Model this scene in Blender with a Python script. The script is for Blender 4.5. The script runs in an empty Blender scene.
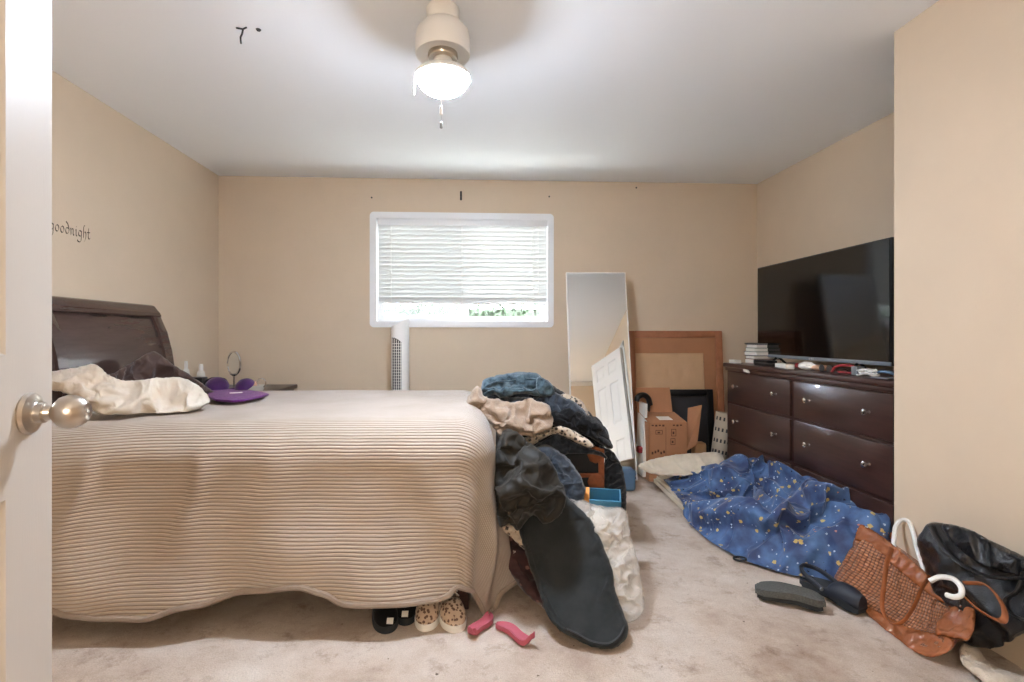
import bpy, bmesh, math, random
from mathutils import Vector, Matrix, noise, geometry
random.seed(7)
SC = bpy.context.scene
COL = SC.collection
PI = math.pi
# ---------------------------------------------------------------- camera, world, light, exposure
F = 500.0; CX = 495.0; CY = 335.0; CAM_Z = 1.10
TH = math.atan(25.0 / F); CT, ST = math.cos(TH), math.sin(TH)
cam_d = bpy.data.cameras.new('camera'); cam = bpy.data.objects.new('camera', cam_d); COL.objects.link(cam)
cam.location = (0, 0, CAM_Z); cam.rotation_euler = (PI / 2, 0, -TH)
cam_d.sensor_width = 36.0; cam_d.lens = F / 1024 * 36; cam_d.shift_x = 17 / 1024; cam_d.shift_y = -6 / 1024
cam_d.clip_start = 0.02
SC.camera = cam
world = bpy.data.worlds.new('overcast_sky'); SC.world = world; world.use_nodes = True
bg = world.node_tree.nodes['Background']; bg.inputs[0].default_value = (0.90, 0.96, 1.0, 1); bg.inputs[1].default_value = 3.6
sun_d = bpy.data.lights.new('sun', 'SUN'); sun_d.energy = 40.0; sun_d.angle = math.radians(1.5); sun_d.color = (.96, .98, 1)
sun = bpy.data.objects.new('sun', sun_d); COL.objects.link(sun); sun.location = (0, -4, 12)
sun.rotation_euler = (math.radians(32), 0, math.radians(8))      # high behind the house: lights the ground and hedge outside the window
SC.view_settings.view_transform = 'Standard'; SC.view_settings.look = 'None'
SC.view_settings.gamma = 1; SC.view_settings.use_curve_mapping = False
SC.view_settings.exposure = 1.98
BOWL = 118.0        # lit glass bowl of the ceiling fan
FILL_W = 15.0      # strength of the unseen globe added behind the camera as fill light
FLOOR_LIFT = 0.0

# ---------------------------------------------------------------- photo -> room coordinates
def ray(px, py):
    a = (px - CX) / F
    return Vector((a * CT + ST, CT - a * ST, (CY - py) / F))
def D(px, py, d): return Vector((0, 0, CAM_Z)) + ray(px, py) * d
def atY(px, py, Y):
    r = ray(px, py); return Vector((0, 0, CAM_Z)) + r * (Y / r.y)
def atX(px, py, X):
    r = ray(px, py); return Vector((0, 0, CAM_Z)) + r * (X / r.x)
def atZ(px, py, Z):
    r = ray(px, py); return Vector((0, 0, CAM_Z)) + r * ((Z - CAM_Z) / r.z)

# ---------------------------------------------------------------- materials
def newmat(name):
    m = bpy.data.materials.new(name); m.use_nodes = True
    return m, m.node_tree, m.node_tree.nodes['Principled BSDF']
def lin(c):
    return tuple(((x / 255) / 12.92 if x / 255 <= 0.04045 else ((x / 255 + 0.055) / 1.055) ** 2.4) for x in c) + (1,)
def mat(name, rgb, rough=0.6, metal=0.0, var=0.0, vscale=8.0, bump=0.0, bscale=60.0, spec=0.5, sheen=0.0,
        coords='Object', stretch=(1, 1, 1), rgb2=None, coat=0.0, detail=6):
    m, nt, b = newmat(name)
    N, L = nt.nodes, nt.links
    c = lin(rgb)
    b.inputs['Base Color'].default_value = c; b.inputs['Roughness'].default_value = rough
    b.inputs['Metallic'].default_value = metal; b.inputs['Specular IOR Level'].default_value = spec
    b.inputs['Coat Weight'].default_value = coat
    if sheen:
        b.inputs['Sheen Weight'].default_value = sheen; b.inputs['Sheen Roughness'].default_value = 0.4
    if var or bump or rgb2:
        tc = N.new('ShaderNodeTexCoord'); mp = N.new('ShaderNodeMapping'); mp.inputs['Scale'].default_value = stretch
        L.new(tc.outputs[coords], mp.inputs[0])
    if var or rgb2:
        n = N.new('ShaderNodeTexNoise'); n.inputs['Scale'].default_value = vscale; n.inputs['Detail'].default_value = detail
        n.inputs['Roughness'].default_value = 0.65
        L.new(mp.outputs[0], n.inputs['Vector'])
        r = N.new('ShaderNodeValToRGB'); L.new(n.outputs['Fac'], r.inputs[0])
        c2 = lin(rgb2) if rgb2 else tuple(x * (1 - var) for x in c[:3]) + (1,)
        r.color_ramp.elements[0].position = 0.35; r.color_ramp.elements[1].position = 0.65
        r.color_ramp.elements[0].color = c2; r.color_ramp.elements[1].color = c
        L.new(r.outputs[0], b.inputs['Base Color'])
    if bump:
        n2 = N.new('ShaderNodeTexNoise'); n2.inputs['Scale'].default_value = bscale; n2.inputs['Detail'].default_value = 4
        L.new(mp.outputs[0], n2.inputs['Vector'])
        bp = N.new('ShaderNodeBump'); bp.inputs['Strength'].default_value = bump; bp.inputs['Distance'].default_value = 0.01
        L.new(n2.outputs['Fac'], bp.inputs['Height']); L.new(bp.outputs[0], b.inputs['Normal'])
    return m
def emit(name, rgb, s):
    m, nt, b = newmat(name); b.inputs['Base Color'].default_value = lin(rgb)
    b.inputs['Emission Color'].default_value = lin(rgb); b.inputs['Emission Strength'].default_value = s
    return m

M = {}
M['wall'] = mat('wall_paint', (216, 197, 173), 0.62, var=0.05, vscale=1.6, bump=0.05, bscale=90, spec=0.3)
M['ceiling'] = mat('ceiling_paint', (244, 247, 251), 0.9, bump=0.12, bscale=140, spec=0.1)
M['white'] = mat('white_paint', (232, 230, 226), 0.38, spec=0.45)
M['doorpaint'] = mat('door_paint', (205, 195, 183), 0.4, bump=0.08, bscale=30, stretch=(14, 14, 1), spec=0.4)
M['vinyl'] = mat('window_vinyl', (236, 238, 240), 0.3)
M['dwood'] = mat('espresso_wood', (66, 42, 37), 0.36, var=0.35, vscale=5, stretch=(8, 1, 8), spec=0.55, coat=0.15)
M['hwood'] = mat('headboard_wood', (74, 56, 52), 0.26, var=0.25, vscale=5, stretch=(8, 1, 8), coat=0.25)
M['owood'] = mat('brown_wood', (128, 74, 42), 0.45, var=0.25, vscale=4, stretch=(2, 2, 14))
M['nickel'] = mat('brushed_nickel', (196, 186, 174), 0.28, metal=1.0)
M['chrome'] = mat('chrome', (215, 215, 215), 0.12, metal=1.0)
M['brass'] = mat('brass', (190, 150, 90), 0.35, metal=1.0)
M['copper'] = mat('worn_copper_trim', (150, 84, 48), 0.5, metal=0.3, var=0.4, vscale=22)
M['black'] = mat('black_plastic', (16, 16, 18), 0.35)
M['blackmatte'] = mat('matte_black', (22, 21, 22), 0.7)
M['dark'] = mat('dark_grey', (48, 48, 52), 0.6)
M['paper'] = mat('white_paper', (228, 224, 216), 0.8)
M['cream'] = mat('cream_plastic', (222, 212, 196), 0.5)
M['tan'] = mat('tan_card', (190, 150, 110), 0.8)
M['red'] = mat('red_plastic', (150, 40, 44), 0.5)
M['bluep'] = mat('blue_plastic', (84, 112, 138), 0.4)
M['greyp'] = mat('grey_plastic', (120, 124, 130), 0.5)
M['skin'] = mat('pale_peach_plastic', (214, 170, 140), 0.5)
M['glasswhite'] = emit('lit_glass_bowl', (220, 235, 255), BOWL)
M['fill_disc'] = emit('fill_diffuser', (255, 244, 226), 3.0)  # unused glow meant for the added fill light

def carpet():
    m, nt, b = newmat('worn_beige_carpet'); N, L = nt.nodes, nt.links
    tc = N.new('ShaderNodeTexCoord')
    def nz(s, d=5, r=0.6):
        n = N.new('ShaderNodeTexNoise'); n.inputs['Scale'].default_value = s; n.inputs['Detail'].default_value = d
        n.inputs['Roughness'].default_value = r; L.new(tc.outputs['Object'], n.inputs['Vector']); return n
    def ramp(n, stops):
        r = N.new('ShaderNodeValToRGB'); L.new(n.outputs['Fac'], r.inputs[0])
        while len(r.color_ramp.elements) < len(stops): r.color_ramp.elements.new(0.5)
        for e, (p, c) in zip(r.color_ramp.elements, stops): e.position = p; e.color = c
        return r
    base = ramp(nz(2.2, 8, 0.7), [(0.3, lin((166, 142, 125))), (0.5, lin((202, 184, 168))), (0.7, lin((219, 206, 194)))])
    stain = ramp(nz(7, 8, 0.75), [(0.30, (0.60, 0.53, 0.48, 1)), (0.46, (1, 1, 1, 1))])
    spots = ramp(nz(34, 3, 0.5), [(0.245, (0.25, 0.22, 0.2, 1)), (0.27, (1, 1, 1, 1))])
    fib = ramp(nz(230, 3, 0.6), [(0.3, (0.84, 0.84, 0.83, 1)), (0.65, (1.06, 1.06, 1.06, 1))])
    prev = base.outputs[0]
    for r in (stain, spots, fib):
        mx = N.new('ShaderNodeMix'); mx.data_type = 'RGBA'; mx.blend_type = 'MULTIPLY'; mx.inputs[0].default_value = 1
        L.new(prev, mx.inputs[6]); L.new(r.outputs[0], mx.inputs[7]); prev = mx.outputs[2]
    L.new(prev, b.inputs['Base Color']); b.inputs['Roughness'].default_value = 0.95; b.inputs['Specular IOR Level'].default_value = 0.1
    n3 = nz(160, 4, 0.7); bp = N.new('ShaderNodeBump'); bp.inputs['Strength'].default_value = 0.6; bp.inputs['Distance'].default_value = 0.012
    L.new(n3.outputs['Fac'], bp.inputs['Height'])
    n4 = nz(18, 4, 0.6); bp2 = N.new('ShaderNodeBump'); bp2.inputs['Strength'].default_value = 0.35; bp2.inputs['Distance'].default_value = 0.02
    L.new(n4.outputs['Fac'], bp2.inputs['Height']); L.new(bp.outputs[0], bp2.inputs['Normal']); L.new(bp2.outputs[0], b.inputs['Normal'])
    return m
M['carpet'] = carpet()

def fabric(name, rgb, rgb2=None, weave=500, sheen=0.25, vs=14, bump=0.25, rough=0.9, stretch=(1, 1, 1)):
    return mat(name, rgb, rough, var=0.3, vscale=vs, rgb2=rgb2, bump=bump, bscale=weave, spec=0.15, sheen=sheen, stretch=stretch)
M['f_white'] = fabric('cream_cotton', (212, 202, 188), (198, 182, 162), vs=5)
M['f_brown'] = fabric('brown_satin', (84, 66, 60), (70, 54, 50), rough=0.5)
M['f_beige'] = fabric('beige_fleece', (162, 140, 120), (140, 119, 101), weave=160, bump=0.5)
M['f_denim'] = fabric('mid_blue_denim', (84, 102, 110), (38, 50, 60), vs=30)
M['f_dkdenim'] = fabric('dark_denim', (58, 64, 72), (32, 35, 41), vs=26)
M['f_grey'] = fabric('charcoal_twill', (50, 52, 52), (40, 42, 42), vs=9, sheen=0.1)
M['f_black'] = fabric('black_cotton', (24, 23, 24), (16, 15, 16), sheen=0.12)
M['f_olive'] = fabric('olive_black_nylon', (50, 46, 40), (32, 30, 27), rough=0.55, sheen=0.1, bump=0.1)
M['f_purple'] = fabric('purple_cotton', (112, 52, 118), (92, 38, 100))
M['f_dpurple'] = fabric('dark_purple_satin', (72, 36, 88), (50, 24, 64), rough=0.5)
M['f_matt'] = fabric('cream_mattress_ticking', (222, 208, 186), (208, 192, 168), vs=6)
M['f_sock'] = fabric('white_towelling', (216, 200, 180), (196, 178, 158), weave=200, bump=0.6)

def printed(name, base, base2, inks, scale=40, rough=0.8, sheen=0.3, thr=0.28):
    """cloth with a scattered print: each ink is a voronoi dot layer at its own scale"""
    m, nt, b = newmat(name); N, L = nt.nodes, nt.links
    tc = N.new('ShaderNodeTexCoord')
    n = N.new('ShaderNodeTexNoise'); n.inputs['Scale'].default_value = 9; n.inputs['Detail'].default_value = 6
    L.new(tc.outputs['Object'], n.inputs['Vector'])
    r = N.new('ShaderNodeValToRGB'); r.color_ramp.elements[0].position = .38; r.color_ramp.elements[1].position = .62
    r.color_ramp.elements[0].color = lin(base2); r.color_ramp.elements[1].color = lin(base)
    L.new(n.outputs['Fac'], r.inputs[0]); prev = r.outputs[0]
    for k, (ink, sc, rad, keep) in enumerate(inks):
        mp = N.new('ShaderNodeMapping'); mp.inputs['Location'].default_value = (k * 3.7, k * 1.9, k * .7)
        L.new(tc.outputs['Object'], mp.inputs[0])
        v = N.new('ShaderNodeTexVoronoi'); v.inputs['Scale'].default_value = sc
        L.new(mp.outputs[0], v.inputs['Vector'])
        wob = N.new('ShaderNodeTexNoise'); wob.inputs['Scale'].default_value = sc * 6; L.new(mp.outputs[0], wob.inputs['Vector'])
        add = N.new('ShaderNodeMath'); add.operation = 'MULTIPLY_ADD'; add.inputs[1].default_value = .35; 
        L.new(wob.outputs['Fac'], add.inputs[0]); L.new(v.outputs['Distance'], add.inputs[2])
        lt = N.new('ShaderNodeMath'); lt.operation = 'LESS_THAN'; lt.inputs[1].default_value = rad + .175
        L.new(add.outputs[0], lt.inputs[0])
        sep = N.new('ShaderNodeSeparateColor'); L.new(v.outputs['Color'], sep.inputs[0])
        lt2 = N.new('ShaderNodeMath'); lt2.operation = 'LESS_THAN'; lt2.inputs[1].default_value = keep; L.new(sep.outputs[0], lt2.inputs[0])
        mu = N.new('ShaderNodeMath'); mu.operation = 'MULTIPLY'; L.new(lt.outputs[0], mu.inputs[0]); L.new(lt2.outputs[0], mu.inputs[1])
        mx = N.new('ShaderNodeMix'); mx.data_type = 'RGBA'; L.new(mu.outputs[0], mx.inputs[0]); L.new(prev, mx.inputs[6])
        mx.inputs[7].default_value = lin(ink); prev = mx.outputs[2]
    L.new(prev, b.inputs['Base Color']); b.inputs['Roughness'].default_value = rough
    b.inputs['Sheen Weight'].default_value = sheen; b.inputs['Sheen Roughness'].default_value = .35
    return m
M['f_galaxy'] = printed('blue_star_print_fleece', (76, 108, 152), (42, 58, 98),
                        [((196, 168, 100), 21, .20, .75), ((22, 26, 48), 21, .10, .75), ((184, 198, 216), 34, .15, .6), ((196, 128, 104), 22, .10, .2)], rough=.65, sheen=.3)
M['f_floral'] = printed('floral_print_cotton', (206, 190, 170), (190, 172, 150), [((54, 48, 46), 46, .38, .7), ((120, 100, 84), 60, .3, .6)])
M['f_plum'] = printed('plum_floral_print', (74, 44, 42), (50, 30, 32), [((206, 192, 176), 22, .2, .3), ((130, 92, 84), 30, .25, .3), ((90, 120, 100), 26, .14, .25)])
M['f_leopard'] = printed('leopard_print_canvas', (198, 174, 150), (182, 156, 132), [((104, 78, 64), 80, .46, .85)])

def ribbed():
    m, nt, b = newmat('ribbed_cream_coverlet'); N, L = nt.nodes, nt.links
    tc = N.new('ShaderNodeTexCoord'); sep = N.new('ShaderNodeSeparateXYZ'); L.new(tc.outputs['UV'], sep.inputs[0])
    n = N.new('ShaderNodeTexNoise'); n.inputs['Scale'].default_value = 3; n.inputs['Detail'].default_value = 6; L.new(tc.outputs['Object'], n.inputs['Vector'])
    ma = N.new('ShaderNodeMath'); ma.operation = 'MULTIPLY_ADD'; ma.inputs[1].default_value = .012; L.new(n.outputs['Fac'], ma.inputs[0]); L.new(sep.outputs[1], ma.inputs[2])
    mm = N.new('ShaderNodeMath'); mm.operation = 'MULTIPLY'; mm.inputs[1].default_value = 2 * PI / 0.0132; L.new(ma.outputs[0], mm.inputs[0])
    s = N.new('ShaderNodeMath'); s.operation = 'SINE'; L.new(mm.outputs[0], s.inputs[0])
    r = N.new('ShaderNodeMapRange'); r.inputs[1].default_value = -1; r.inputs[2].default_value = 0.2; L.new(s.outputs[0], r.inputs[0])
    cr = N.new('ShaderNodeValToRGB'); cr.color_ramp.elements[0].color = lin((160, 142, 126)); cr.color_ramp.elements[1].color = lin((184, 170, 157))
    L.new(r.outputs[0], cr.inputs[0])
    dirt = N.new('ShaderNodeValToRGB'); L.new(n.outputs['Fac'], dirt.inputs[0]); dirt.color_ramp.elements[0].position = .3; dirt.color_ramp.elements[1].position = .6
    dirt.color_ramp.elements[0].color = (.86, .83, .79, 1); dirt.color_ramp.elements[1].color = (1, 1, 1, 1)
    mx = N.new('ShaderNodeMix'); mx.data_type = 'RGBA'; mx.blend_type = 'MULTIPLY'; mx.inputs[0].default_value = 1
    L.new(cr.outputs[0], mx.inputs[6]); L.new(dirt.outputs[0], mx.inputs[7]); L.new(mx.outputs[2], b.inputs['Base Color'])
    bp = N.new('ShaderNodeBump'); bp.inputs['Strength'].default_value = .8; bp.inputs['Distance'].default_value = 0.0045
    L.new(r.outputs[0], bp.inputs['Height']); L.new(bp.outputs[0], b.inputs['Normal'])
    b.inputs['Roughness'].default_value = .85; b.inputs['Specular IOR Level'].default_value = .15; b.inputs['Sheen Weight'].default_value = .2
    return m
M['ribbed'] = ribbed()
M['hem'] = fabric('taupe_binding', (150, 134, 120), (138, 122, 108))

def woven_leather():
    m, nt, b = newmat('woven_tan_leather'); N, L = nt.nodes, nt.links
    tc = N.new('ShaderNodeTexCoord'); mp = N.new('ShaderNodeMapping'); mp.inputs['Rotation'].default_value = (0, 0, PI / 4)
    L.new(tc.outputs['UV'], mp.inputs[0])
    br = N.new('ShaderNodeTexChecker'); br.inputs['Scale'].default_value = 84; L.new(mp.outputs[0], br.inputs[0])
    sep = N.new('ShaderNodeSeparateXYZ'); L.new(mp.outputs[0], sep.inputs[0])
    def wav(o):
        a = N.new('ShaderNodeMath'); a.operation = 'MULTIPLY'; a.inputs[1].default_value = 84 * PI; L.new(o, a.inputs[0])
        s = N.new('ShaderNodeMath'); s.operation = 'SINE'; L.new(a.outputs[0], s.inputs[0])
        ab = N.new('ShaderNodeMath'); ab.operation = 'ABSOLUTE'; L.new(s.outputs[0], ab.inputs[0]); return ab
    wx, wy = wav(sep.outputs[0]), wav(sep.outputs[1])
    mu = N.new('ShaderNodeMath'); mu.operation = 'MULTIPLY'; L.new(wx.outputs[0], mu.inputs[0]); L.new(wy.outputs[0], mu.inputs[1])
    cr = N.new('ShaderNodeValToRGB'); cr.color_ramp.elements[0].color = lin((106, 58, 34)); cr.color_ramp.elements[1].color = lin((192, 130, 94)); cr.color_ramp.elements[1].position = .6
    L.new(mu.outputs[0], cr.inputs[0])
    mx = N.new('ShaderNodeMix'); mx.data_type = 'RGBA'; mx.blend_type = 'MULTIPLY'; mx.inputs[0].default_value = .35
    L.new(cr.outputs[0], mx.inputs[6]); L.new(br.outputs[0], mx.inputs[7]); L.new(mx.outputs[2], b.inputs['Base Color'])
    bp = N.new('ShaderNodeBump'); bp.inputs['Strength'].default_value = .9; bp.inputs['Distance'].default_value = .004
    L.new(mu.outputs[0], bp.inputs['Height']); L.new(bp.outputs[0], b.inputs['Normal'])
    b.inputs['Roughness'].default_value = .32
    return m
M['woven'] = woven_leather()
M['leather'] = mat('tan_leather', (164, 98, 60), .18, var=.3, vscale=10, bump=.15, bscale=200)
M['bleather'] = mat('black_leather', (20, 20, 22), .28, bump=.25, bscale=240)
M['card'] = mat('cardboard', (176, 124, 88), .85, var=.08, vscale=6)
M['kraft'] = mat('kraft_paper', (208, 170, 132), .75, var=.12, vscale=3, bump=.4, bscale=5)
M['framewood'] = mat('frame_wood', (172, 112, 78), .45, var=.2, vscale=5, stretch=(3, 3, 3))
M['soleg'] = mat('grey_foam_sole', (92, 92, 88), .9, var=.4, vscale=150)
M['soled'] = mat('dark_rubber', (34, 38, 42), .8)
M['pink'] = mat('pink_foam', (176, 84, 98), .6)
M['leaf'] = mat('hedge_leaves', (18, 40, 18), .6, rgb2=(7, 19, 8), vscale=12)
M['lawn'] = mat('pale_paving', (190, 192, 186), .9)

def trans(name, rgb, w, rough=.5):
    m, nt, b = newmat(name); N, L = nt.nodes, nt.links
    b.inputs['Base Color'].default_value = lin(rgb); b.inputs['Roughness'].default_value = rough
    t = N.new('ShaderNodeBsdfTranslucent'); t.inputs[0].default_value = lin(rgb)
    mx = N.new('ShaderNodeMixShader'); mx.inputs[0].default_value = w
    L.new(b.outputs[0], mx.inputs[1]); L.new(t.outputs[0], mx.inputs[2]); L.new(mx.outputs[0], N['Material Output'].inputs[0])
    return m
M['slat'] = trans('white_blind_slat', (228, 229, 228), .13)
def seethrough(name, rgb, w, rough=.2):
    m, nt, b = newmat(name); N, L = nt.nodes, nt.links
    b.inputs['Base Color'].default_value = lin(rgb); b.inputs['Roughness'].default_value = rough
    t = N.new('ShaderNodeBsdfTransparent')
    mx = N.new('ShaderNodeMixShader'); mx.inputs[0].default_value = w
    L.new(b.outputs[0], mx.inputs[1]); L.new(t.outputs[0], mx.inputs[2]); L.new(mx.outputs[0], N['Material Output'].inputs[0])
    return m
M['pane'] = seethrough('window_glass', (30, 40, 36), .97, .05)
M['screen'] = seethrough('window_insect_screen', (205, 210, 208), .72, .8)
M['bag'] = seethrough('clear_plastic_film', (236, 228, 218), .62, .12)
_n = M['bag'].node_tree; _b = _n.nodes['Principled BSDF']; _x = _n.nodes.new('ShaderNodeTexNoise'); _x.inputs['Scale'].default_value = 38; _x.inputs['Detail'].default_value = 6
_t = _n.nodes.new('ShaderNodeTexCoord'); _n.links.new(_t.outputs['Object'], _x.inputs['Vector']); _p = _n.nodes.new('ShaderNodeBump'); _p.inputs['Strength'].default_value = 1; _p.inputs['Distance'].default_value = .02
_n.links.new(_x.outputs['Fac'], _p.inputs['Height']); _n.links.new(_p.outputs[0], _b.inputs['Normal'])
mm_, nt_, b_ = newmat('mirror_glass'); b_.inputs['Base Color'].default_value = (.86, .88, .88, 1); b_.inputs['Metallic'].default_value = 1; b_.inputs['Roughness'].default_value = .01
M['mirror'] = mm_
M['tvscreen'] = mat('glossy_black_screen', (3, 3, 4), .08, spec=.5)

# ---------------------------------------------------------------- mesh helpers
class MB:
    def __init__(s): s.bm = bmesh.new()
    def _mx(s, verts, mx):
        if mx is not None: bmesh.ops.transform(s.bm, matrix=mx, verts=verts)
    def box(s, a, b, mx=None, bev=0.0, seg=2):
        c = [(x + y) / 2 for x, y in zip(a, b)]; d = [abs(y - x) for x, y in zip(a, b)]
        r = bmesh.ops.create_cube(s.bm, size=1); vs = r['verts']
        bmesh.ops.transform(s.bm, matrix=Matrix.Translation(c) @ Matrix.Diagonal((*d, 1)), verts=vs)
        if bev:
            es = list({e for v in vs for e in v.link_edges})
            rr = bmesh.ops.bevel(s.bm, geom=es, offset=min(bev, min(d) * .45), segments=seg, profile=.5, affect='EDGES')
            vs = list({v for f in rr['faces'] for v in f.verts} | {v for v in vs if v.is_valid})
            seen = set(vs); st = list(vs)
            while st:
                v = st.pop()
                for e in v.link_edges:
                    o = e.other_vert(v)
                    if o not in seen: seen.add(o); st.append(o)
            vs = list(seen)
        s._mx(vs, mx); return s
    def tube(s, pts, r, seg=10, closed=False, cap=True, flat=1.0, up=None):
        pts = [Vector(p) for p in pts]; n = len(pts); rings = []
        prev = None
        for i, p in enumerate(pts):
            t = (pts[(i + 1) % n] - pts[i - 1]) if closed else (pts[min(i + 1, n - 1)] - pts[max(i - 1, 0)])
            if t.length < 1e-9: t = Vector((0, 0, 1))
            t.normalize()
            if prev is None:
                a = Vector(up) if up else (Vector((0, 0, 1)) if abs(t.z) < .9 else Vector((1, 0, 0)))
                x = t.cross(a).normalized()
            else:
                x = (prev - t * prev.dot(t)).normalized()
            prev = x; y = t.cross(x)
            rr = r[i] if isinstance(r, (list, tuple)) else r
            rings.append([s.bm.verts.new(p + x * math.cos(2 * PI * k / seg) * rr + y * math.sin(2 * PI * k / seg) * rr * flat) for k in range(seg)])
        m = n if closed else n - 1
        for i in range(m):
            A, B = rings[i], rings[(i + 1) % n]
            for k in range(seg): s.bm.faces.new((A[k], A[(k + 1) % seg], B[(k + 1) % seg], B[k]))
        if cap and not closed:
            s.bm.faces.new(rings[0][::-1]); s.bm.faces.new(rings[-1])
        return s
    def lathe(s, prof, seg=32, mx=None, closed=False):
        rings = []; allv = []
        for (r, z) in prof:
            if r < 1e-6: v = s.bm.verts.new((0, 0, z)); rings.append([v]); allv.append(v)
            else:
                ring = [s.bm.verts.new((r * math.cos(2 * PI * k / seg), r * math.sin(2 * PI * k / seg), z)) for k in range(seg)]
                rings.append(ring); allv += ring
        for A, B in zip(rings, rings[1:]):
            for k in range(seg):
                k2 = (k + 1) % seg
                if len(A) == 1 and len(B) == 1: continue
                if len(A) == 1: s.bm.faces.new((A[0], B[k2], B[k]))
                elif len(B) == 1: s.bm.faces.new((A[k], A[k2], B[0]))
                else: s.bm.faces.new((A[k], A[k2], B[k2], B[k]))
        s._mx(allv, mx); return s
    def prism(s, pts, vec):
        """closed outline of 3D points extruded along vec"""
        vec = Vector(vec)
        a = [s.bm.verts.new(p) for p in pts]; b = [s.bm.verts.new(Vector(p) + vec) for p in pts]
        n = len(pts)
        s.bm.faces.new(a[::-1]); s.bm.faces.new(b)
        for i in range(n): s.bm.faces.new((a[i], a[(i + 1) % n], b[(i + 1) % n], b[i]))
        return s
    def grid(s, nx, ny, f, solid=0.0):
        vs = [[s.bm.verts.new(f(i / (nx - 1), j / (ny - 1))) for i in range(nx)] for j in range(ny)]
        for j in range(ny - 1):
            for i in range(nx - 1): s.bm.faces.new((vs[j][i], vs[j][i + 1], vs[j + 1][i + 1], vs[j + 1][i]))
        return s
    def build(s, name, m, parent=None, smooth=True, angle=40, origin=None, keep=False):
        bmesh.ops.recalc_face_normals(s.bm, faces=s.bm.faces)
        if origin is not None and parent is None: bmesh.ops.translate(s.bm, vec=-Vector(origin), verts=s.bm.verts)
        me = bpy.data.meshes.new(name); s.bm.to_mesh(me); s.bm.free()
        o = bpy.data.objects.new(name, me); COL.objects.link(o); me.materials.append(m)
        if smooth:
            for p in me.polygons: p.use_smooth = True
            me.set_sharp_from_angle(angle=math.radians(angle))
        if origin is not None and parent is None: o.location = origin
        if parent is not None: attach(o, parent)
        return o
def attach(o, parent):
    """parent o, whose mesh is in world coordinates, to a thing standing at its own place"""
    w = world_mx(parent); o.parent = parent; o.matrix_basis = w.inverted()
def world_mx(o):
    m = Matrix.Translation(o.location) @ o.rotation_euler.to_matrix().to_4x4() if o.parent is None else None
    if m is None: m = world_mx(o.parent) @ o.matrix_basis
    return m
def empty(name, loc=(0, 0, 0)):
    o = bpy.data.objects.new(name, None); COL.objects.link(o); o.location = loc; o.empty_display_size = .05
    return o
def tag(o, label=None, cat=None, group=None, kind=None):
    if label: o['label'] = label
    if cat: o['category'] = cat
    if group: o['group'] = group
    if kind: o['kind'] = kind
    return o
def struct(name, mb, m, **k):
    o = mb.build(name, m, **k); o['kind'] = 'structure'; return o
def spline(pts, n=8, closed=False):
    pts = [Vector(p) for p in pts]; out = []; N_ = len(pts)
    rng = range(N_) if closed else range(N_ - 1)
    for i in rng:
        if closed: p0, p1, p2, p3 = pts[i - 1], pts[i], pts[(i + 1) % N_], pts[(i + 2) % N_]
        else: p0, p1, p2, p3 = pts[max(i - 1, 0)], pts[i], pts[i + 1], pts[min(i + 2, N_ - 1)]
        for k in range(n):
            t = k / n
            out.append(.5 * ((2 * p1) + (p2 - p0) * t + (2 * p0 - 5 * p1 + 4 * p2 - p3) * t * t + (3 * p1 - p0 - 3 * p2 + p3) * t ** 3))
    if not closed: out.append(pts[-1])
    return out
def sm(x, a=0, b=1):
    t = max(0, min(1, (x - a) / (b - a))); return t * t * (3 - 2 * t)

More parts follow.
